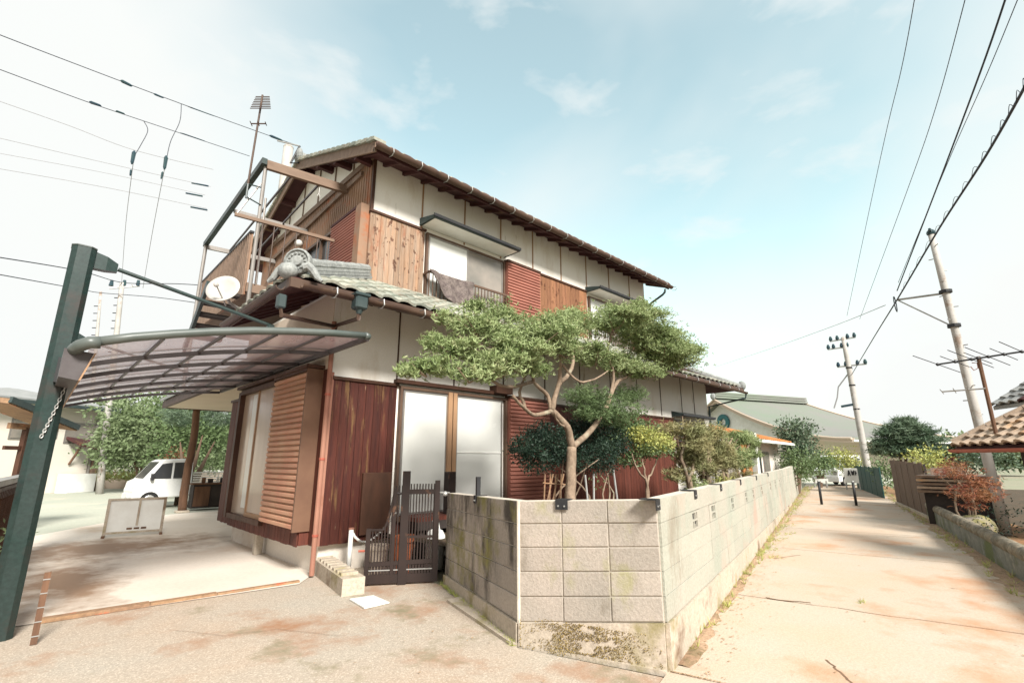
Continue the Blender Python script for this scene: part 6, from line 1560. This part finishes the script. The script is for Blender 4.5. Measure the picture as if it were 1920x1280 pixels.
# red roofed shed in front of it
Ds = 15.0
s0 = at_d(-60, 900, Ds); s1 = at_d(40, 900, Ds + 1); s0.z = s1.z = 0; sx = (s1 - s0).normalized(); sn = Vector((sx.y, -sx.x, 0)); sn = sn if sn.dot(s0) > 0 else -sn; Ls = (s1 - s0).length
shd = thing('red_roofed_shed', s0, 'open wooden lean-to with reddish roof at the far left', 'shed')
SP = lambda u, v, z: s0 + sx * u + sn * v + Vector((0, 0, z))
zs0 = at_d(-60, 758, Ds).z; zs1 = at_d(52, 806, Ds + 1).z
MB().prism([SP(-.5, -.8, zs0), SP(Ls + .2, -.8, zs1), SP(Ls + .2, .1, zs1 + .1), SP(-.5, .1, zs0 + .1)], (0, 0, .10)).build('roof', 'wood_strip', shd)
MB().bar(SP(-.5, -.82, zs0 + .08), SP(Ls + .2, -.82, zs1 + .08), .06, .12).build('fascia', 'hood', shd)
for u in (Ls * .35, Ls * .75): MB().bar(SP(u, -.5, 0), SP(u, -.5, zs1), .09, .09, sn).build('post', 'trim', shd)
MB().bar(SP(0, -.5, 2.2), SP(Ls, -.5, 2.2), .07, .12).build('beam', 'wood_strip', shd); MB().bar(SP(0, -.5, 1.75), SP(Ls, -.5, 1.75), .05, .08).build('beam', 'trim', shd)
MB().prism([SP(0, 1.6, 0), SP(Ls, 1.6, 0), SP(Ls, 1.6, 2.0), SP(0, 1.6, 2.0)], sn * .08).build('back_wall', 'pale_wall', shd)
# low wall with coping left of the carport post, plants growing on it
a_, c_ = at_z(60, 960), at_z(-120, 1120); a_ = at_d(58, 905, 11.5); c_ = at_d(-80, 905, 5.6); a_.z = c_.z = 0
lf = thing('left_fence', a_, 'dark brown fence with pale capping rail left of the carport post', 'fence')
zc = at_d(0, 905, 7.6).z
MB().bar(a_ + Vector((0, 0, zc)), c_ + Vector((0, 0, zc)), .14, .06).build('capping_rail', 'steel', lf)
MB().bar(a_ + Vector((0, 0, zc - .12)), c_ + Vector((0, 0, zc - .12)), .06, .12).build('rail', 'trim', lf)
for k in range(44):
    p = a_.lerp(c_, k / 44); MB().box((p.x - .035, p.y - .01, .02), (p.x + .035, p.y + .01, zc - .1)).build('slat', 'trim', lf)
bl_ = [tuple(a_.lerp(c_, f) + Vector((.14, -.05, z))) + (.16, .3, .2) for f, z in ((.35, .55), (.5, .3), (.65, .5), (.8, .3), (.55, .7), (.72, .75))]
t = thing('climbing_plant', a_.lerp(c_, .6), 'loose weedy plants growing against the left fence', 'plant'); crown(bl_, 900, .06, .02, 'leaf', 91, 'crown', 'leaf_far', t)
# trees and hedges beyond the lot
def bgtree(label, spots, D, r, m='leaf_far', dens=420, L=.3, W=.16, seed=1, trunk=True, cat='tree', name='tree', group=None, flat=.8, kind='leaf', up=.5):
    c = at_d(spots[0][0], 890, D); c.z = 0
    t = thing(name, c, label, cat, group)
    bl_ = [tuple(at_d(s[0], s[1], D + (s[3] if len(s) > 3 else 0))) + (s[2], s[2], s[2] * flat) for s in spots]
    crown(bl_, dens, L, W, kind, seed, 'crown', m, t, ragged=.35, up=up)
    if trunk:
        for k in range(3):
            s = spots[k % len(spots)]; p = at_d(s[0], s[1], D)
            MB().tube([c, c.lerp(p, .4) + Vector((.1, 0, .1)), c.lerp(p, .75)], [.10, .07, .02], 7).build('trunk' if k == 0 else 'limb', 'bark_dark', t)
    return t
bgtree('broad light green tree behind the pale pole', [(265, 800, 1.9), (240, 825, 1.6), (300, 785, 1.7), (320, 820, 1.8), (285, 845, 1.6), (235, 850, 1.3)], 30, 1, 'leaf_far', 900, .20, .10, 101)
bgtree('dense darker tree seen under the carport roof', [(365, 800, 1.5), (400, 795, 1.3), (345, 835, 1.5), (390, 830, 1.5), (325, 770, 1.2), (420, 820, 1.2), (360, 765, 1.2)], 26, 1, 'leaf_mid', 1000, .17, .08, 102)
bgtree('dark trained pine bough next to the porch post', [(340, 790, .7), (395, 775, .8), (425, 790, .7), (330, 775, .6)], 21, 1, 'leaf_conifer', 1500, .12, .02, 103, kind='needle', flat=.4, name='pine_tree')
bgtree('reddish flowering shrub at the foot of the trees', [(330, 855, .5), (318, 862, .4), (345, 865, .4)], 23, 1, 'leaf_red', 900, .08, .05, 104, trunk=False, cat='shrub', name='flowering_shrub')
bgtree('low yellow-green hedge right of the porch post', [(380, 865, .8), (405, 862, .8), (425, 868, .8), (360, 870, .7)], 25, 1, 'leaf_far', 900, .12, .07, 105, trunk=False, cat='hedge', name='hedge')
bgtree('long wooded hillside behind the pale pole', [(170, 800, 4, 10), (200, 810, 4, 10), (150, 820, 4, 8), (235, 820, 4, 10), (290, 830, 4, 10), (340, 830, 4, 12), (400, 830, 4, 12), (180, 840, 3, 6), (430, 840, 3.4, 12)], 58, 1, 'leaf_far', 260, .45, .28, 106, trunk=False, cat='wood', name='hillside_trees', flat=.9)
gw0, gw1 = at_d(160, 890, 36), at_d(480, 890, 30); gw0.z = gw1.z = 0
gw = thing('boundary_wall', gw0, 'pale low boundary wall with light coping across the back of the lot', 'wall')
MB().prism([gw0, gw1, gw1 + Vector((0, .2, 0)), gw0 + Vector((0, .2, 0))], (0, 0, .9)).build('wall', 'temple_trim', gw); MB().bar(gw0 + Vector((0, .1, .94)), gw1 + Vector((0, .1, .94)), .3, .08).build('coping', 'white', gw)
bgtree('dry grassy bank in front of the boundary wall', [(215, 893, .7), (240, 893, .6), (190, 893, .5), (265, 893, .5)], 33, 1, 'leaf_yellow', 700, .14, .03, 107, trunk=False, cat='grass', name='grass_bank', flat=.5, kind='needle')

# ================================================================== RIGHT BACKGROUND
tA = at_d(1352, 748, 60.0); tB = at_d(1512, 772, 70.5); tB.z = tA.z
tp_ = thing('temple_hall', Vector((tA.x, tA.y, 0)), 'large hall with sweeping pale green roof and teal ring on its white gable', 'hall')
rx = (tB - tA); rx.z = 0; rx.normalize(); ry = Vector((rx.y, -rx.x, 0)); ry = ry if ry.dot(cr) > 0 else -ry
Lr = (tB - tA).length
TPp = lambda u, v, z: Vector((tA.x, tA.y, 0)) + rx * u + ry * v + Vector((0, 0, z))
ez = at_d(1500, 828, 60).z
ztop = tA.z; run = 14.5
def curve(f): return ztop - (ztop - ez) * (1 - (1 - f) ** 1.75)     # concave sweep
n = 12; rg = []
for side in (1, -1):
    rings = []
    for i in range(n + 1):
        f = i / n; v = side * run * f; z = curve(f)
        end = Lr + 10.2 * f
        rings.append([TPp(-.9, v, z), TPp(end, v, z), TPp(end, v, z - .25), TPp(-.9, v, z - .25)])
    MB().loft(rings).build('roof', 'temple_roof', tp_)
# hip end sweep
rings = []
for i in range(n + 1):
    f = i / n; v = run * f; z = curve(f); end = Lr + 10.2 * f; rings.append([TPp(end, v, z - .01), TPp(end, -v, z - .01)])
MB().loft(rings, close=False).build('roof_end', 'temple_roof', tp_)
for side in (1, -1):
    pts = [TPp(Lr + 10.2 * i / n, side * run * i / n, curve(i / n) + .08) for i in range(n + 1)]; MB().tube(pts, .14, 6).build('hip_ridge', 'temple_trim', tp_)
    pts = [TPp(-.95, side * run * i / n, curve(i / n) - .22) for i in range(n + 1)]
    MB().loft([[p + Vector((0, 0, .18)), p + Vector((0, 0, -.22)), p + Vector((0, 0, -.22)) + rx * .3, p + Vector((0, 0, .18)) + rx * .3] for p in pts]).build('barge_board', 'temple_trim', tp_)
    pts2 = [p + rx * .02 - rx * .12 + Vector((0, 0, .14)) for p in pts]; MB().tube(pts2, .10, 6).build('verge_ridge', 'temple_trim', tp_)
for z_ in (.15, .42, .68): MB().bar(TPp(-1.1, 0, ztop + z_), TPp(Lr, 0, ztop + z_), .8 - z_ * .4, .2).build('ridge_course', 'temple_roof', tp_)
MB().sphere(TPp(-1.15, 0, ztop + .25), .4, 10, 8, (.5, .8, 1)).build('ridge_end_ornament', 'ridge', tp_)
poly = [TPp(.2, -run * .78, ez + .1)] + [TPp(.2, run * (-.78 + 1.56 * i / 16), curve(abs(-.78 + 1.56 * i / 16)) - .3) for i in range(17)] + [TPp(.2, run * .78, ez + .1)]
MB().prism(poly, rx * .1).build('gable_wall', 'white', tp_)
gc = at_plane(1357, 791, TPp(.1, 0, 0), rx)
for a_ in (1,):
    q0 = [[gc - rx * o + ry * r_ * math.cos(t_) + Vector((0, 0, r_ * math.sin(t_))) for t_ in [2 * math.pi * k / 24 for k in range(24)]] for r_, o in ((.86, 0), (.86, .15), (.38, .15), (.38, 0))]
    MB().loft(q0, caps=False).build('gable_ring', 'teal', tp_)
MB().prism([TPp(.3, -run * .7, 0), TPp(.3, run * .7, 0), TPp(.3, run * .7, ez), TPp(.3, -run * .7, ez)], rx * (Lr + 6)).build('body_wall', 'pale_wall', tp_)
MB().prism([TPp(-.9, run * .98, ez - .32), TPp(Lr + 10.1, run * .98, ez - .32), TPp(Lr + 10.1, run * .66, ez - .10), TPp(-.9, run * .66, ez - .10)], (0, 0, .06)).build('eave_soffit', 'soffit', tp_)
MB().bar(TPp(-.9, run + .05, ez - .28), TPp(Lr + 10.2, run + .05, ez - .28), .15, .15).build('gutter', 'white', tp_)
p = at_d(1583, 829, 60.0); q1 = at_d(1560, 839, 62.0)
MB().tube([p, p - Vector((0, 0, .3)), q1, Vector((q1.x, q1.y, .5))], .12, 6).build('downpipe', 'gutter', tp_)
# small house with orange tiled lean-to between the garden and the hall
oh = at_d(1440, 880, 22.0); oh.z = 0
o0, o1 = at_d(1395, 815, 19.5), at_d(1472, 838, 26.0)
od = (o1 - o0); od.z = 0; od.normalize(); on = Vector((od.y, -od.x, 0)); on = on if on.dot(-oh) > 0 else -on
ho = thing('orange_roofed_house', Vector((o0.x, o0.y, 0)), 'small pale house with orange tiled eave past the garden', 'house')
zr = at_d(1432, 826, 22).z; Lo = (Vector((o1.x, o1.y, 0)) - Vector((o0.x, o0.y, 0))).length
OP = lambda u, v, z: Vector((o0.x, o0.y, 0)) + od * u + on * v + Vector((0, 0, z))
MB().prism([OP(0, -2.5, 0), OP(Lo, -2.5, 0), OP(Lo, -.3, 0), OP(0, -.3, 0)], (0, 0, zr - .05)).build('wall', 'pale_wall', ho)
rr_ = MB().prism([OP(-.3, -2.6, zr + .7), OP(Lo + .3, -2.6, zr + .7), OP(Lo + .3, .25, zr - .05), OP(-.3, .25, zr - .05)], (0, 0, .06)).build('roof', 'orange_tile', ho)
for k in range(22):
    u = -.25 + (Lo + .5) * k / 22; MB().tube([OP(u, .28, zr + .02), OP(u, -2.5, zr + .76)], .07, 6).build('roof_tile', 'orange_tile', rr_)
MB().bar(OP(-.3, .32, zr - .05), OP(Lo + .3, .32, zr - .05), .1, .1).build('gutter', 'white', ho)
for u0, u1, m in ((.5, 1.3, 'white'), (1.8, 3.2, 'glass_dark'), (3.6, 4.6, 'glass_grey')):
    wdw = MB().prism([OP(u0, -.27, .9), OP(u1, -.27, .9), OP(u1, -.27, zr - .4), OP(u0, -.27, zr - .4)], -on * .05).build('window', 'alu', ho)
    MB().prism([OP(u0 + .06, -.25, .96), OP(u1 - .06, -.25, .96), OP(u1 - .06, -.25, zr - .46), OP(u0 + .06, -.25, zr - .46)], -on * .015).build('pane', m, wdw)
a_ = at_d(1395, 885, 16.0); c_ = at_d(1412, 885, 16.6); a_.z = c_.z = .4
ob = thing('orange_screen', a_, 'orange brown slatted screen panel behind the wall by the white post', 'screen')
for k in range(6): MB().prism([a_.lerp(c_, k / 6), a_.lerp(c_, (k + .9) / 6), a_.lerp(c_, (k + .9) / 6) + Vector((0, .03, 0)), a_.lerp(c_, k / 6) + Vector((0, .03, 0))], (0, 0, 1.75)).build('slat', 'orange_tile', ob)
p = at_d(1418, 880, 16.8); p.z = .4
tag(MB().bevbox((p.x - .09, p.y - .09, .3), (p.x + .09, p.y + .09, 2.3), .01).build('white_column', 'white'), 'tall white square post next to the orange screen', 'post')
# planting round the hall
bgtree('dark broadleaf tree in front of the pale green roof', [(1492, 812, .85), (1478, 802, .65), (1507, 802, .65), (1500, 832, .8), (1480, 832, .75), (1494, 850, .75), (1515, 842, .5), (1470, 820, .4)], 27, 1, 'leaf_conifer', 1300, .14, .07, 111)
bgtree('light green bush at the end of the block wall', [(1500, 868, .9), (1492, 885, .8), (1515, 880, .7), (1482, 860, .6)], 25, 1, 'leaf_mid', 1300, .11, .06, 112, trunk=False, cat='bush', name='bush')
bgtree('small clipped tree with bare stems before the hall', [(1535, 862, .95), (1525, 872, .7), (1548, 872, .7)], 33, 1, 'leaf_mid', 1300, .13, .07, 113, flat=.7)
bgtree('yellowing shrub under the hall eaves', [(1565, 862, .9), (1580, 858, .8), (1590, 868, .8)], 34, 1, 'leaf_yellow', 1100, .12, .07, 114, trunk=False, cat='shrub', name='yellowing_shrub')
bgtree('dark hedge between the hall and the distant pole', [(1560, 880, .8), (1580, 880, .8), (1600, 878, .8), (1610, 888, .7)], 36, 1, 'leaf_conifer', 900, .14, .07, 115, trunk=False, cat='hedge', name='hedge')
bgtree('wide blue-green conifer behind the wooden fence', [(1695, 800, .8), (1678, 812, .8), (1718, 810, .8), (1697, 826, 1.0), (1662, 832, .7), (1735, 826, .7), (1688, 846, 1.0), (1720, 844, .9), (1745, 838, .45), (1650, 846, .5), (1697, 788, .45)], 29, 1, 'leaf_conifer', 2600, .22, .03, 116, kind='needle', flat=.30, up=.25, name='conifer')
bgtree('yellow-green bush over the wooden fence', [(1740, 862, .7), (1760, 862, .6), (1725, 866, .6)], 24, 1, 'leaf_yellow', 1100, .11, .06, 117, trunk=False, cat='bush', name='bush')
bgtree('low green bushes left of the wooden fence', [(1655, 872, .5), (1662, 888, .45), (1664, 905, .35), (1648, 880, .35)], 27, 1, 'leaf_mid', 1100, .12, .07, 118, trunk=False, cat='bush', name='bush')
bgtree('dark tree in the gap behind the outbuilding post', [(1840, 855, .8), (1860, 865, .8), (1825, 862, .6)], 22, 1, 'leaf_conifer', 900, .12, .06, 119, trunk=False, cat='tree')
bgtree('distant line of trees along the horizon at right', [(1780, 852, 2.2), (1800, 850, 2.2), (1640, 868, 2.5), (1560, 868, 2.5), (1500, 866, 3), (1880, 850, 2.2), (1920, 850, 2.5)], 70, 1, 'leaf_far', 260, .5, .3, 120, trunk=False, cat='wood', name='distant_trees')
# banner board by the van, and parked things
bb_ = at_d(1595, 900, 31.5); bb_.z = 0
sgn = thing('sign_board', bb_, 'white sign board with dark letters behind the right bollard', 'sign')
s0, s1 = at_d(1584, 890, 31.5), at_d(1609, 890, 31.3); zt, zb = at_d(1596, 878, 31.4).z, at_d(1596, 905, 31.4).z
MB().prism([Vector((s0.x, s0.y, zb)), Vector((s1.x, s1.y, zb)), Vector((s1.x, s1.y, zt)), Vector((s0.x, s0.y, zt))], cf * .05).build('board', 'white', sgn)
def SG(u, v): p = s0.lerp(s1, u); return Vector((p.x, p.y, zb + (zt - zb) * v)) - Vector((cf.x, cf.y, 0)) * .02
for grp in ([(.22, .50), (.32, .88)], [(.32, .88), (.40, .50)], [(.26, .64), (.38, .64)], [(.50, .88), (.55, .55)], [(.55, .55), (.60, .80)], [(.60, .80), (.65, .55)], [(.65, .55), (.70, .88)], [(.80, .85), (.80, .55)], [(.80, .7), (.9, .7)]):
    MB().bar(SG(*grp[0]), SG(*grp[1]), .02, .045).build('letter_stroke', 'black', sgn)
for s in (s0, s1): MB().tube([Vector((s.x, s.y, 0)), Vector((s.x, s.y, zb))], .03, 6).build('leg', 'steel', sgn)
gr = at_d(1537, 900, 33); gr.z = 0
wg = thing('white_gate_rail', gr, 'low white road barrier rail beyond the left bollard', 'barrier')
MB().bar(at_d(1524, 901, 33), at_d(1553, 901, 33), .06, .22).build('rail', 'white', wg)
for x in (1527, 1549): p = at_d(x, 901, 33); MB().tube([Vector((p.x, p.y, 0)), p], .05, 8).build('foot', 'steel', wg)
p = at_d(1487, 906, 30); p.z = 0
tag(MB().bevbox((p.x - .25, p.y - .25, 0), (p.x + .25, p.y + .25, .9), .05).build('water_barrel', 'blue'), 'small blue barrel at the far end of the block wall', 'barrel')
